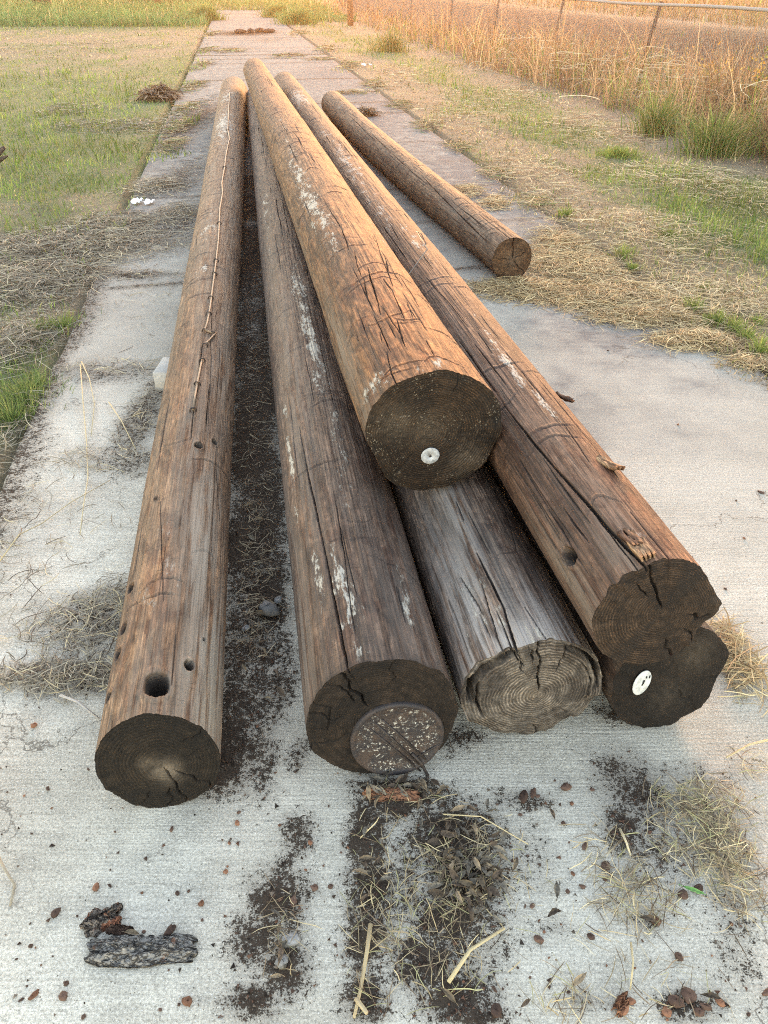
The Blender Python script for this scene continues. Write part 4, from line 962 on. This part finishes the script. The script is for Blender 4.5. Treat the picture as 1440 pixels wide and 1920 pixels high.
# ------------------------------------------------------------------ leaves, chips, crumbs
def leaf_mesh(name, ln, wd, curl, seed):
    rs = np.random.RandomState(seed); n = 12; m_ = 5; V = []
    for i in range(n + 1):
        f = i / n; hw = wd / 2 * math.sin(math.pi * min(1, f * 1.02)**.85)**.9 if 0 < i < n else .0006
        bend = curl * ln * .28 * (math.sin(math.pi * f) + .25 * math.sin(5 * f + seed))
        for j in range(m_):
            g = j / (m_ - 1) * 2 - 1
            V.append(((f - .5) * ln, hw * g + .1 * ln * math.sin(2 * f + seed) , .004 + bend + abs(g)**1.6 * hw * (.5 + .5 * curl) + .0012 * rs.randn()))
    F = [(i * m_ + j, (i + 1) * m_ + j, (i + 1) * m_ + j + 1, i * m_ + j + 1) for i in range(n) for j in range(m_ - 1)]
    m = MB(); m.add(V, F); m.tube([((-.5 - .18) * ln, .1 * ln * math.sin(seed) + .002, .004), (-.5 * ln, .1 * ln * math.sin(seed), .005)], .0007, 4)
    return m.mesh(name, True)
def leafcol(name, c):
    N = NT(name); oi = N.n('ShaderNodeObjectInfo'); f = N.noise((90, 90, 90), 5, .65)
    a = N.mix(1, (*c, 1), N.grey(N.rng(0, 1, .6, 1.45, oi.outputs['Random'])), 'MULTIPLY')
    N.color(N.mix(1, a, N.grey(N.rng(.3, .7, .6, 1.35, f)), 'MULTIPLY')); N.bump(f, .001, .6); return N.m
LM = [leafcol('dry_leaf_brown', (.085, .060, .040)), leafcol('dry_leaf_grey', (.13, .108, .08)), leafcol('dry_leaf_tan', (.19, .14, .088))]
LMESH = []
for k in range(9):
    me = leaf_mesh('dry_leaf', random.uniform(.018, .038), random.uniform(.007, .014), random.uniform(-.1, 1.0), k); me.materials.append(LM[k % 3]); LMESH.append(me)
def put_leaf(px, py, k=None, rz=None, z=.004, sc_=1.0, label=None, group='dead leaves in the dark litter'):
    o = bpy.data.objects.new('dry_leaf', LMESH[random.randrange(9) if k is None else k]); COL.objects.link(o)
    c, _ = at(px, py); o.location = (c[0], c[1], z); o.rotation_euler = (random.uniform(-.8, .8), random.uniform(-.5, .5), random.uniform(0, 6.28)) if rz is None else (random.uniform(-.3, .3), random.uniform(-.2, .2), rz)
    o.scale = (sc_,) * 3; tag(o, label or 'small curled brown leaf in the dark litter before the poles', 'leaf', group if not label else None)
for (cx_, cy_, rx, ry, n) in [(880, 1650, 60, 45, 56), (870, 1570, 90, 45, 26), (760, 1480, 70, 22, 20), (690, 1640, 25, 60, 9), (530, 1800, 25, 60, 7), (700, 1500, 30, 30, 6), (900, 1700, 50, 30, 8), (490, 1180, 30, 120, 16), (470, 1000, 20, 150, 8), (930, 1600, 30, 30, 5)]:
    for _ in range(n):
        put_leaf(cx_ + random.gauss(0, rx * .55), cy_ + random.gauss(0, ry * .55), z=.004 + .012 * random.random(), sc_=random.uniform(.7, 1.15))
for px, py, k, rz, s_, lb in [(1044, 1672, 1, 1.5, 1.15, 'single grey oval leaf lying alone on clean concrete'), (1335, 1600, 1, .6, 1.0, 'grey leaf on the edge of the straw at right'), (1356, 1645, 2, 1.7, 1.0, 'tan leaf standing in the right foreground straw'), (535, 1775, 1, 1.0, .8, 'pale grey leaf on the left dark crumb streak'), (725, 1655, 1, .2, .9, 'grey leaf at the left rim of the litter'),
                             (930, 1730, 1, -.6, .8, 'pale leaf at the lower end of the leaf heap'), (1330, 1870, 0, 2.8, 1.1, 'brown leaf near the bottom right clods'), (840, 1868, 2, 2.6, .9, 'tan leaf near the bottom centre crumbs'), (985, 1885, 0, .5, .8, 'dull leaf lying alone near the bottom edge'), (250, 1754, 2, .1, .8, 'tan folded leaf resting against the bark piece'),
                             (1040, 1720, 0, .3, 1.1, 'dark curled leaf right of the litter streak'), (1215, 1735, 0, -.5, 1.2, 'dark pointed leaf among right foreground straw'), (915, 1510, 1, 1.4, .8, 'grey upright leaf at the top of the litter'), (1085, 1840, 2, .8, 1.0, 'orange tan curled leaf in lower right concrete')]:
    put_leaf(px, py, k, rz, .005, s_, lb)
me = leaf_mesh('dry_leaf', .045, .009, .3, 3); me.materials.append(plain('fresh_green_leaf', (.12, .24, .06), .5)); o = link('green_leaf', me); c, _ = at(1300, 1673); o.location = (c[0], c[1], .006); o.rotation_euler = (.1, 0, -.3)
tag(o, 'only fresh green leaf, narrow, on the right foreground concrete', 'leaf')

def lump(seed, r, flat=.6, n=10):
    rs = np.random.RandomState(seed); V = []; F = []; m_ = 6
    sx_, sy_ = rs.uniform(.6, 1.3), rs.uniform(.6, 1.2)
    for i in range(m_ + 1):
        ph = math.pi * i / m_
        for j in range(n):
            a = 2 * math.pi * j / n; q = r * (1 + .15 * rs.randn())
            V.append((q * math.sin(ph) * math.cos(a) * sx_, q * math.sin(ph) * math.sin(a) * sy_, r * flat * .8 + q * flat * math.cos(ph)))
    for i in range(m_):
        for j in range(n): F.append((i * n + j, (i + 1) * n + j, (i + 1) * n + (j + 1) % n, i * n + (j + 1) % n))
    return V, F
def lmesh(name, seed, r, flat, mat, n=10):
    m = MB(); m.add(*lump(seed, r, flat, n)); me = m.mesh(name); me.materials.append(mat); return me
crm = leafcol('rotten_wood_crumb', (.075, .043, .03)); crm2 = leafcol('red_rotten_crumb', (.16, .075, .042)); greyst = leafcol('grey_pebble', (.17, .16, .15))
CH = [lmesh('wood_crumb', k, .0068, .6, crm if k % 3 else crm2) for k in range(9)]
def put_chip(px, py, s_, k=None, label='small dark crumb of rotten wood on the pale concrete', group='rotten wood crumbs on the concrete'):
    o = bpy.data.objects.new('wood_crumb', CH[random.randrange(9) if k is None else k]); COL.objects.link(o); c, _ = at(px, py)
    o.location = (c[0], c[1], .001); o.rotation_euler = (0, 0, random.uniform(0, 6.28)); o.scale = (s_ * random.uniform(.7, 1.3), s_ * random.uniform(.7, 1.3), s_ * random.uniform(.6, 1)); tag(o, label, 'crumb', group)
for px, py, s_ in [(318, 1748, 1.2), (378, 1696, 1.0), (424, 1636, .8), (333, 1676, .8), (354, 1672, .7), (180, 1666, 1.4), (206, 1662, .8), (105, 1713, 1.0), (58, 1775, .8), (64, 1868, 1.3), (120, 1870, 1.0), (352, 1880, 1.7), (582, 1582, .8), (590, 1666, 1.3), (551, 1690, 1.2), (526, 1688, .8), (620, 1664, .8), (445, 1544, .8), (322, 1556, .8), (430, 1582, .6), (982, 1496, 2.0), (1000, 1488, 1.4), (1008, 1494, .8), (1060, 1478, 1.2), (1096, 1588, 1.2), (1072, 1508, .8), (1110, 1482, .7), (1135, 1626, 1.4), (1074, 1640, .8), (1134, 1650, .7), (1092, 1664, .9), (1108, 1758, 1.0), (1010, 1764, 1.3), (998, 1700, .9), (1272, 1796, 1.3), (1168, 1892, 1.6), (1182, 1880, 1.1), (1266, 1880, 2.3), (1290, 1868, 1.7), (1322, 1890, 1.5), (1250, 1900, 1.5), (1310, 1900, 1.6), (930, 1898, 1.4), (926, 1856, .8), (1308, 1668, 1.4), (1280, 1680, 1.3), (1440, 1862, 1.4), (1350, 1880, 1.2), (1230, 1730, 1.2), (280, 1802, .9), (210, 1770, .8), (240, 1790, .6), (65, 1362, 1.2), (90, 1480, 1.1), (125, 1845, .8), (1064, 1672, .6), (1056, 1545, .7)]:
    put_chip(px, py, s_)
for _ in range(120):
    px, py = random.uniform(0, 1440), random.uniform(1440, 1915)
    put_chip(px, py, random.uniform(.22, .55))
for px, py, s_ in [(1000, 570, .9), (1065, 582, .8), (1085, 580, .8), (1137, 594, .9), (1271, 797, .9), (1426, 924, 1.2), (1380, 940, .8), (1140, 658, 1.0), (640, 215, 1.2), (610, 130, 1.6), (1395, 1010, .7), (1360, 1105, .7)]:
    put_chip(px, py, s_, None, 'tiny dark clod lying alone on the open concrete', 'dark specks on the right concrete')
# fine crumbs nobody could count
m = MB()
x, y, d = spread(130000, .45, 3.4, (-60, 1500), (1000, 1915))
dd = patches(x, y, DIRT)
dd = np.maximum(dd, gapband(x, y))
k = rng.rand(len(x)) < dd**2 * .7 * (.4 + fbm(x * 30, y * 30, 2, 2)).clip(0, 1) + .004; x, y = x[k], y[k]
V0 = np.array([(1, 0, 0), (-.5, .87, 0), (-.5, -.87, 0), (0, 0, 1.1), (.3, .2, .9)], float); F0 = np.array([(0, 1, 3), (1, 2, 3), (2, 0, 3)])
nn = len(x); sz = .0012 + .0035 * rng.rand(nn)**3; a = rng.rand(nn) * 6.28
VV = V0[None, :4] * (1 + .45 * rng.randn(nn, 4, 1)) * sz[:, None, None]; ca, sa = np.cos(a)[:, None], np.sin(a)[:, None]
VX = VV[..., 0] * ca - VV[..., 1] * sa + x[:, None]; VY = VV[..., 0] * sa + VV[..., 1] * ca + y[:, None]
VV = np.stack([VX, VY, VV[..., 2] + .002], -1).reshape(-1, 3); FF = (np.arange(nn) * 4)[:, None, None] + F0[None]
cc = pick_cols(nn, [(.03, .018, .012), (.055, .032, .022), (.02, .014, .01), (.10, .075, .055), (.08, .04, .025)], .3)
me = mesh_arrays('dirt', VV, FF.ravel(), np.full(nn * 3, 3), {'col': np.repeat(cc, 4, 0)})
tag(link('dirt', me, plain('crumbly_dirt', (.1, .06, .04), .95, 0, .3, 200, True)), 'dark crumbly dirt and rotted wood dust before the poles', 'dirt', kind='stuff')

# bark pieces
def bark_mat(name, dk, lt, red, lo):
    N = NT(name); nf = N.noise((150, 150, 150), 5, .7); nb = N.noise((30, 30, 30), 4)
    a = N.math('ABSOLUTE', N.math('SUBTRACT', N.noise((20, 75, 55), 3, .5, (0, 0, 0), .6), .5)); b = N.math('ABSOLUTE', N.math('SUBTRACT', N.noise((60, 110, 90), 3, .55, (4, 0, 1), .8), .5))
    fur = N.math('MULTIPLY', N.ss(.0, .05, a), N.ss(-.02, .045, b))
    c = N.mix(fur, dk, lt); c = N.mix(1, c, N.grey(N.rng(.3, .7, .55, 1.4, nf)), 'MULTIPLY'); c = N.mix(N.ss(lo, lo + .08, nb), c, red)
    N.color(c); N.bump(N.math('ADD', fur, N.math('MULTIPLY', nf, .6)), .006, .9); return N.m
BK = bark_mat('furrowed_bark', (.04, .033, .028), (.20, .182, .16), (.15, .08, .05), .64); BK2 = bark_mat('red_inner_bark', (.035, .024, .018), (.16, .13, .105), (.24, .10, .055), .52)
def bark(px, py, ln, wd, rz, seed, mat, label, ht=.02):
    nx_, ny_ = 60, 20; V = []
    for i in range(nx_ + 1):
        f = i / nx_; e = min(1, 6 * f, 6 * (1 - f))**.5
        for j in range(ny_ + 1):
            g = j / ny_ * 2 - 1
            x = (f - .5) * ln + .008 * float(vn(g * 4, seed, 1)); y = g * wd / 2 * (.75 + .25 * e + .22 * float(vn(f * 7, (g > 0) * 5 + seed, 2)))
            rdg = float(vn(f * 9 + seed, g * 4.5, 3)); z = .003 + ht * (1 - abs(g)**2.2) * (.35 + .65 * e) * (.8 + .35 * rdg) + .006 * float(vn(f * 30, g * 11 + seed, 4))
            V.append((x, y, max(.001, z)))
    F = [(i * (ny_ + 1) + j, (i + 1) * (ny_ + 1) + j, (i + 1) * (ny_ + 1) + j + 1, i * (ny_ + 1) + j + 1) for i in range(nx_) for j in range(ny_)]
    n = len(V); V2 = [(a, b, -.001) for a, b, _ in V]; border = [i * (ny_ + 1) for i in range(nx_ + 1)]
    ring = [j for j in range(ny_ + 1)] + [i * (ny_ + 1) + ny_ for i in range(1, nx_ + 1)] + [nx_ * (ny_ + 1) + j for j in range(ny_ - 1, -1, -1)] + [i * (ny_ + 1) for i in range(nx_ - 1, 0, -1)]
    V += [(V[r][0], V[r][1], -.001) for r in ring]
    for k in range(len(ring)): F.append((ring[k], n + k, n + (k + 1) % len(ring), ring[(k + 1) % len(ring)]))
    m = MB(); m.add(V, F); o = m.build('bark_piece', mat, None, True); c, _ = at(px, py); o.location = (c[0], c[1], .002); o.rotation_euler = (0, 0, rz); tag(o, label, 'bark'); return o
bark(268, 1784, .20, .052, .02, 3, BK, 'longest flake of grey furrowed bark in the lower left foreground', .017)
bark(192, 1728, .066, .048, .35, 7, BK2, 'stubby bark flake with a red broken edge, lower left', .017)
bark(222, 1746, .045, .018, -.1, 9, crm, 'dark sliver of bark wedged between two larger flakes', .010)
bark(735, 1492, .12, .030, -.05, 12, crm2, 'red brown bark strip in the litter below the rusty plate', .014)
bark(1165, 1885, .035, .02, .8, 14, crm2, 'small red bark chip near the lower right clods', .010)

# grey stones in the gap and at its lower end
SG = [lmesh('stone', 40 + k, .02, .7, greyst) for k in range(4)]
for px, py, s_ in [(505, 1150, 2.2), (522, 1128, 1.0), (462, 1180, .7), (498, 1142, 1.2), (530, 1805, .9), (545, 1765, .8)]:
    o = bpy.data.objects.new('stone', random.choice(SG)); COL.objects.link(o); c, _ = at(px, py); o.location = (c[0], c[1], 0); o.scale = (s_, s_, s_ * .6); o.rotation_euler = (0, 0, random.uniform(0, 6))
    tag(o, 'grey stone lying in the dark litter', 'stone', 'stones in the litter')

# concrete block under the left pole
cb = plain('rough_grey_concrete', (.30, .285, .265), .92, 0, .22, 130)
m = MB(); c, _ = at(312, 735); m.box((.055, .09, .045), (.105, .17, .09), 0, None, .003); o = m.build('concrete_block', cb); o.location = (c[0] - .05, c[1], .001); o.rotation_euler = (0, 0, -.03)
tag(o, 'small pale concrete block tucked against the left pole', 'concrete block')

# scraps
pap = plain('white_scrap', (.72, .72, .70), .6, 0, .08, 60)
def scrap(px, py, s_, label, seed):
    rs = np.random.RandomState(seed); n = 7; V = []; 
    for i in range(n + 1):
        for j in range(n + 1): V.append(((i / n - .5) * s_ * (1 + .1 * rs.randn()), (j / n - .5) * s_ * .6, .012 + .12 * s_ * float(vn(i * .6 + seed, j * .6, 1)) + .1 * s_))
    F = [(i * (n + 1) + j, (i + 1) * (n + 1) + j, (i + 1) * (n + 1) + j + 1, i * (n + 1) + j + 1) for i in range(n) for j in range(n)]
    m = MB(); m.add(V, F); o = m.build('paper_scrap', pap); c, _ = at(px, py); o.location = (c[0], c[1], .0); o.rotation_euler = (0, 0, rs.rand() * 3); tag(o, label, 'litter')
scrap(258, 382, .12, 'crumpled white scrap half under the dead grass at the left edge', 2); scrap(280, 383, .11, 'white scrap lying on the concrete beside a crumpled one', 5); scrap(687, 124, .2, 'white scrap on the verge right of the path far back', 8)

# gnarled dead wood at the left edge
dw = wood_mat('dead_root_wood', (.03, .022, .017), (.09, .065, .05), seed=9.1)
m = MB(); c, _ = at(0, 318)
m.tube([(-.9, .1, .02), (-.5, .05, .09), (-.2, .0, .10), (-.02, .02, .12), (.08, .05, .19)], [.05, .065, .06, .04, .015], 9)
m.tube([(-.3, .02, .1), (-.15, .06, .2), (-.07, .1, .27)], [.045, .03, .012], 8); m.tube([(-.1, .0, .1), (.03, -.03, .09), (.13, -.05, .13)], [.035, .025, .008], 8)
o = m.build('dead_branch', dw, None, True); o.location = c; tag(o, 'dark gnarled dead branch poking in at the left edge of the lawn', 'branch')
# dead tumbled clumps
def clump(px, py, r_, label, cols, n=500):
    c, d = at(px, py); a = rng.rand(n) * 6.28; b = np.arccos(rng.uniform(-.2, 1, n)); q = r_ * rng.rand(n)**.4
    P = np.stack([q * np.sin(b) * np.cos(a), q * np.sin(b) * np.sin(a), np.maximum(.005, q * np.cos(b) * .75)], -1)
    me = strands_mesh('dead_clump', P, rng.uniform(.5, 1.2, n) * r_, np.full(n, .0011 * d), rng.rand(n) * 6.28, rng.randn(n) * 2, r_ * .4 * rng.rand(n), pick_cols(n, cols))
    o = link('dead_clump', me, SM); o.location = (c[0], c[1], 0 if left_edge(c[1]) < c[0] < right_edge(c[1]) else float(ground_z(c[0], c[1]))); tag(o, label, 'dead plant')
clump(300, 186, .26, 'round brown dead weed clump at the lawn edge left of the path', [(.19, .13, .09), (.25, .17, .11), (.13, .09, .06)])
clump(688, 217, .13, 'small brown weed clump on the path beyond the short pole', [(.16, .11, .07), (.22, .15, .09)], 250)
for px, py, lb in [(488, 60, 'largest dark clod of the row far up the path'), (470, 61, 'dark clod left of the largest in the far row'), (505, 61, 'dark clod at the right end of the far row'), (450, 62, 'flat dark clod at the left end of the far row')]:
    o = link('clod', lmesh('clod', px, .14, .6, crm)); c, _ = at(px, py); o.location = (c[0], c[1], 0); o.scale = (1.4, 1, .8); tag(o, lb, 'clod')

# ------------------------------------------------------------------ fence
FU = 7.5
def fpt(y, z=0.0): return np.array([FU + SL * y, y, z])
fence = empty('wire_fence', fpt(14)); tag(fence, 'chain link fence with a pipe top rail behind the tall weeds', 'fence')
fo = fpt(14)
Y0, Y1, FH = 6.0, 62.0, 1.16
m = MB(); m.tube([fpt(y, FH + .012 * math.sin(y)) - fo for y in np.linspace(Y0, Y1, 60)], .024, 10); m.build('top_rail', galv, fence, True)
m = MB()
for k, y in enumerate(np.arange(Y0, 24, .055)):           # wire ties and twisted knuckles over the rail
    m.tube([fpt(y, FH + .03) - fo, fpt(y + .03, FH - .02) - fo], .004, 4)
m.build('wire_tie', galv, fence)
# diamond mesh: straight wires both ways, each wire a thin four-sided tube
dvec = fpt(1) - fpt(0); nl = np.linalg.norm(dvec)
V = []; F = []; st = np.arange(Y0 - 1.1, Y1, .075); hgt = FH - .03
side = np.array([dvec[1], -dvec[0], 0]) / nl
Vs = []; n = 0; Ls = []
for sgn in (1, -1):
    a0 = np.stack([FU + SL * st, st, np.full_like(st, .03 if sgn > 0 else hgt)], -1)
    ye = st + hgt * .85
    a1 = np.stack([FU + SL * ye, ye, np.full_like(ye, hgt if sgn > 0 else .03)], -1)
    rr_ = (.0018 + .00005 * st)[:, None]; up_ = np.array([0, 0, 1.])
    t = (a1 - a0) / np.linalg.norm(a1 - a0, axis=1, keepdims=True); b = np.cross(t, side[None])
    off = side[None] * .003 * sgn
    ring = [side[None] * rr_, b * rr_, -side[None] * rr_, -b * rr_]
    vv = np.stack([a0 + off + q for q in ring] + [a1 + off + q for q in ring], 1)
    base = n + np.arange(len(st))[:, None] * 8
    for j in range(4): Ls.append(np.concatenate([base + j, base + (j + 1) % 4, base + 4 + (j + 1) % 4, base + 4 + j], 1))
    Vs.append(vv.reshape(-1, 3)); n += vv.shape[0] * 8
Q = np.concatenate(Ls)
me = mesh_arrays('chain_mesh', np.concatenate(Vs) - fo, Q.ravel(), np.full(len(Q), 4)); link('chain_mesh', me, plain('dull_fence_wire', (.20, .19, .18), .8, .1, .2, 60), fence)
postm = plain('rusty_fence_post', (.055, .036, .026), .8, .2, .35, 40)
def fpost(topx, basex, basey, r_, h=FH + .04):
    # y where the fence line crosses the measured base column
    best = min(np.linspace(8, 60, 2000), key=lambda y: abs((fpt(y)[0] / (y * CP + (CAM_H) * SP)) * FPX + CX - basex))
    dl = 0
    d = best * CP + CAM_H * SP; lean = (topx - basex) / FPX * d * .5
    m = MB(); m.tube([fpt(best, -.25) - fo, fpt(best, .5) - fo + np.array([lean * .45, 0, 0]), fpt(best, h) - fo + np.array([lean, 0, 0])], r_, 8); m.build('post', postm, fence, True)
for a in [(1238, 1195, 150, .036), (1062, 1030, 110, .030), (935, 925, 80, .032), (850, 843, 90, .036), (775, 770, 60, .030), (694, 692, 50, .032), (633, 632, 30, .034)]: fpost(*a)
wpm = wood_mat('red_weathered_post', (.11, .06, .035), (.20, .115, .068), seed=3.3)
m = MB(); c, d = at(657, 48); m.tube([(0, 0, -.2), (.01, 0, .5), (0, 0, 1.0), (.015, 0, 1.55)], [.125, .12, .115, .11], 14); o = m.build('wooden_post', wpm, None, True); o.location = (c[0], c[1], 0)
tag(o, 'stout reddish wooden post standing in weeds right of the path', 'post')

# leafy weeds with yellow leaves in front of the fence
ym = leaf_mat('yellow_weed_leaves', .4); stm = plain('weed_stem', (.25, .17, .09), .8)
def weed(px, py, h, label, cols, n=90):
    c, d = at(px, py); zb = float(ground_z(c[0], c[1])); root = empty('leafy_weed', (c[0], c[1], zb)); tag(root, label, 'weed')
    ms = MB(); LP = []
    for k in range(5):
        tip = np.array([random.uniform(-.35, .35), random.uniform(-.3, .3), h * random.uniform(.7, 1)])
        pts = [np.zeros(3), tip * .5 + np.array([0, 0, .06]), tip]; ms.tube(pts, [.007, .005, .003], 5)
        for f in np.random.RandomState(k).rand(n // 5): LP.append(tip * (.3 + .7 * f) + np.array([random.gauss(0, .05), random.gauss(0, .05), random.gauss(0, .04)]))
    ms.build('stem', stm, root); LP = np.array(LP)
    me = blades_mesh('leaves', LP, rng.uniform(.04, .08, len(LP)), np.full(len(LP), .035), rng.uniform(.4, 1.2, len(LP)), rng.rand(len(LP)) * 6.28, pick_cols(len(LP), cols), 3)
    link('leaves', me, ym, root)
YL = [(.42, .27, .07), (.36, .20, .06), (.30, .25, .08)]
weed(1268, 140, .85, 'weed with orange yellow leaves close to the leaning fence post', YL); weed(1330, 190, .7, 'yellow leaved weed standing left of the fence corner weeds', YL); weed(1400, 215, .8, 'weed with yellow green leaves near the right picture edge', YL + [(.14, .2, .06)], 140)

# ------------------------------------------------------------------ far left: trees and parked cars
barkm = wood_mat('tree_bark', (.045, .034, .027), (.11, .085, .066), seed=2.2)
crownm = leaf_mat('tree_leaves', .3)
def tree(px, py, r_, h, lean, label, seed):
    c, d = at(px, py); zb = float(ground_z(c[0], c[1])); root = empty('tree', (c[0], c[1], zb)); tag(root, label, 'tree'); rs = np.random.RandomState(seed)
    m = MB(); top = np.array([lean * h, 0, h * .55])
    m.tube([(0, 0, -.2), (lean * h * .2, 0, h * .12), (lean * h * .6, .1, h * .3), top], [r_ * 1.25, r_, r_ * .8, r_ * .55], 12)
    tips = []
    for k in range(7):
        a = k * .9 + rs.rand(); s0 = np.array([lean * h * .6, .1, h * .3]) + (top - np.array([lean * h * .6, .1, h * .3])) * rs.rand()
        e = s0 + np.array([math.cos(a) * h * .3, math.sin(a) * h * .3, h * rs.uniform(.15, .4)]); m.tube([s0, (s0 + e) / 2 + np.array([0, 0, .2]), e], [r_ * .4, r_ * .25, r_ * .1], 7); tips.append(e)
    m.build('trunk', barkm, root, True)
    P = np.concatenate([e + rs.randn(420, 3) * np.array([h * .11, h * .11, h * .08]) for e in tips + [top + np.array([0, 0, h * .2])]]); n = len(P)
    me = blades_mesh('crown', P, rs.uniform(.15, .3, n), np.full(n, .12), rs.uniform(.3, 1.2, n), rs.rand(n) * 6.28, pick_cols(n, [(.06, .10, .025), (.08, .12, .03), (.05, .085, .02)]), 2)
    link('crown', me, crownm, root)
tree(90, 17, .30, 8.5, -.10, 'leaning dark tree trunk at the far left edge of the meadow', 3)
tree(74, 15, .22, 7.5, -.16, 'thinner leaning trunk touching the left side of a thicker one', 8)
tree(296, 15, .20, 8, .01, 'straight reddish trunk standing beside the parked car far back', 5)
def tubecar(px, py, rz, paint, label):
    c, d = at(px, py); root = empty('parked_car', (c[0], c[1], float(ground_z(c[0], c[1])))); root.rotation_euler = (0, 0, rz); tag(root, label, 'car')
    prof = [(-2.1, .35, .75), (-2.0, .25, .95), (-1.3, .22, 1.0), (-.9, .22, 1.02), (.9, .22, 1.0), (1.5, .22, .95), (2.0, .25, .85), (2.15, .35, .65)]
    m = MB(); V = []; F = []
    for x, z0, z1 in prof:
        hw = .85 if abs(x) < 1.9 else .72
        V += [(x, -hw, z0 + .1), (x, -hw * .95, z0), (x, hw * .95, z0), (x, hw, z0 + .1), (x, hw, z1 - .12), (x, hw * .9, z1), (x, -hw * .9, z1), (x, -hw, z1 - .12)]
    for i in range(len(prof) - 1):
        for k in range(8): F.append((i * 8 + k, i * 8 + (k + 1) % 8, i * 8 + 8 + (k + 1) % 8, i * 8 + 8 + k))
    F += [tuple(range(8)), tuple(range((len(prof) - 1) * 8, len(prof) * 8))]; m.add(V, F); m.build('body', paint, root)
    m = MB(); V = [(-1.7, -.74, .96), (1.0, -.74, .96), (1.0, .74, .96), (-1.7, .74, .96), (-1.2, -.6, 1.45), (.25, -.6, 1.45), (.25, .6, 1.45), (-1.2, .6, 1.45)]
    m.add(V, [(0, 1, 5, 4), (1, 2, 6, 5), (2, 3, 7, 6), (3, 0, 4, 7), (4, 5, 6, 7)]); m.build('cabin_glass', plain('dark_car_glass', (.03, .035, .04), .15), root)
    m = MB(); m.box((-.48, 0, 1.46), (1.5, 1.22, .04), 0, None, .015); m.build('roof', paint, root)
    for x in (-1.3, 1.35):
        for s_ in (-1, 1):
            m = MB(); m.tube([(x, s_ * .68, .32), (x, s_ * .88, .32)], .32, 18); wo = m.build('wheel', plain('tyre_rubber', (.02, .02, .02), .9), root)
            m = MB(); m.tube([(x, s_ * .87, .32), (x, s_ * .895, .32)], .19, 14); m.build('rim', galv, wo)
tubecar(318, 11, .25, plain('white_car_paint', (.75, .76, .78), .3, 0, .03, 5), 'white car parked far away left of the path end')
tubecar(190, 6, .1, plain('silver_car_paint', (.55, .57, .6), .3, .3, .03, 5), 'silver car parked far back between the two tree trunks')
tubecar(20, 6, .0, plain('pale_blue_car_paint', (.55, .62, .68), .3, 0, .03, 5), 'pale car at the far left edge beyond the meadow')

# ------------------------------------------------------------------ air volume added to stand in for the lens flare
m = MB(); m.box((0, 120, 3.5), (420, 300, 14)); hz = NT('warm_flare_veil'); hz.t.nodes.remove(hz.b)
pv = hz.n('ShaderNodeVolumePrincipled'); pv.inputs['Color'].default_value = (1.0, .70, .40, 1); pv.inputs['Density'].default_value = .0016; pv.inputs['Anisotropy'].default_value = .86
hz.L(pv.outputs[0], hz.out.inputs['Volume']); o = m.build('flare_veil', hz.m); tag(o, 'warm veil of air added in place of lens flare towards the low sun', 'flare_veil', kind='stuff')
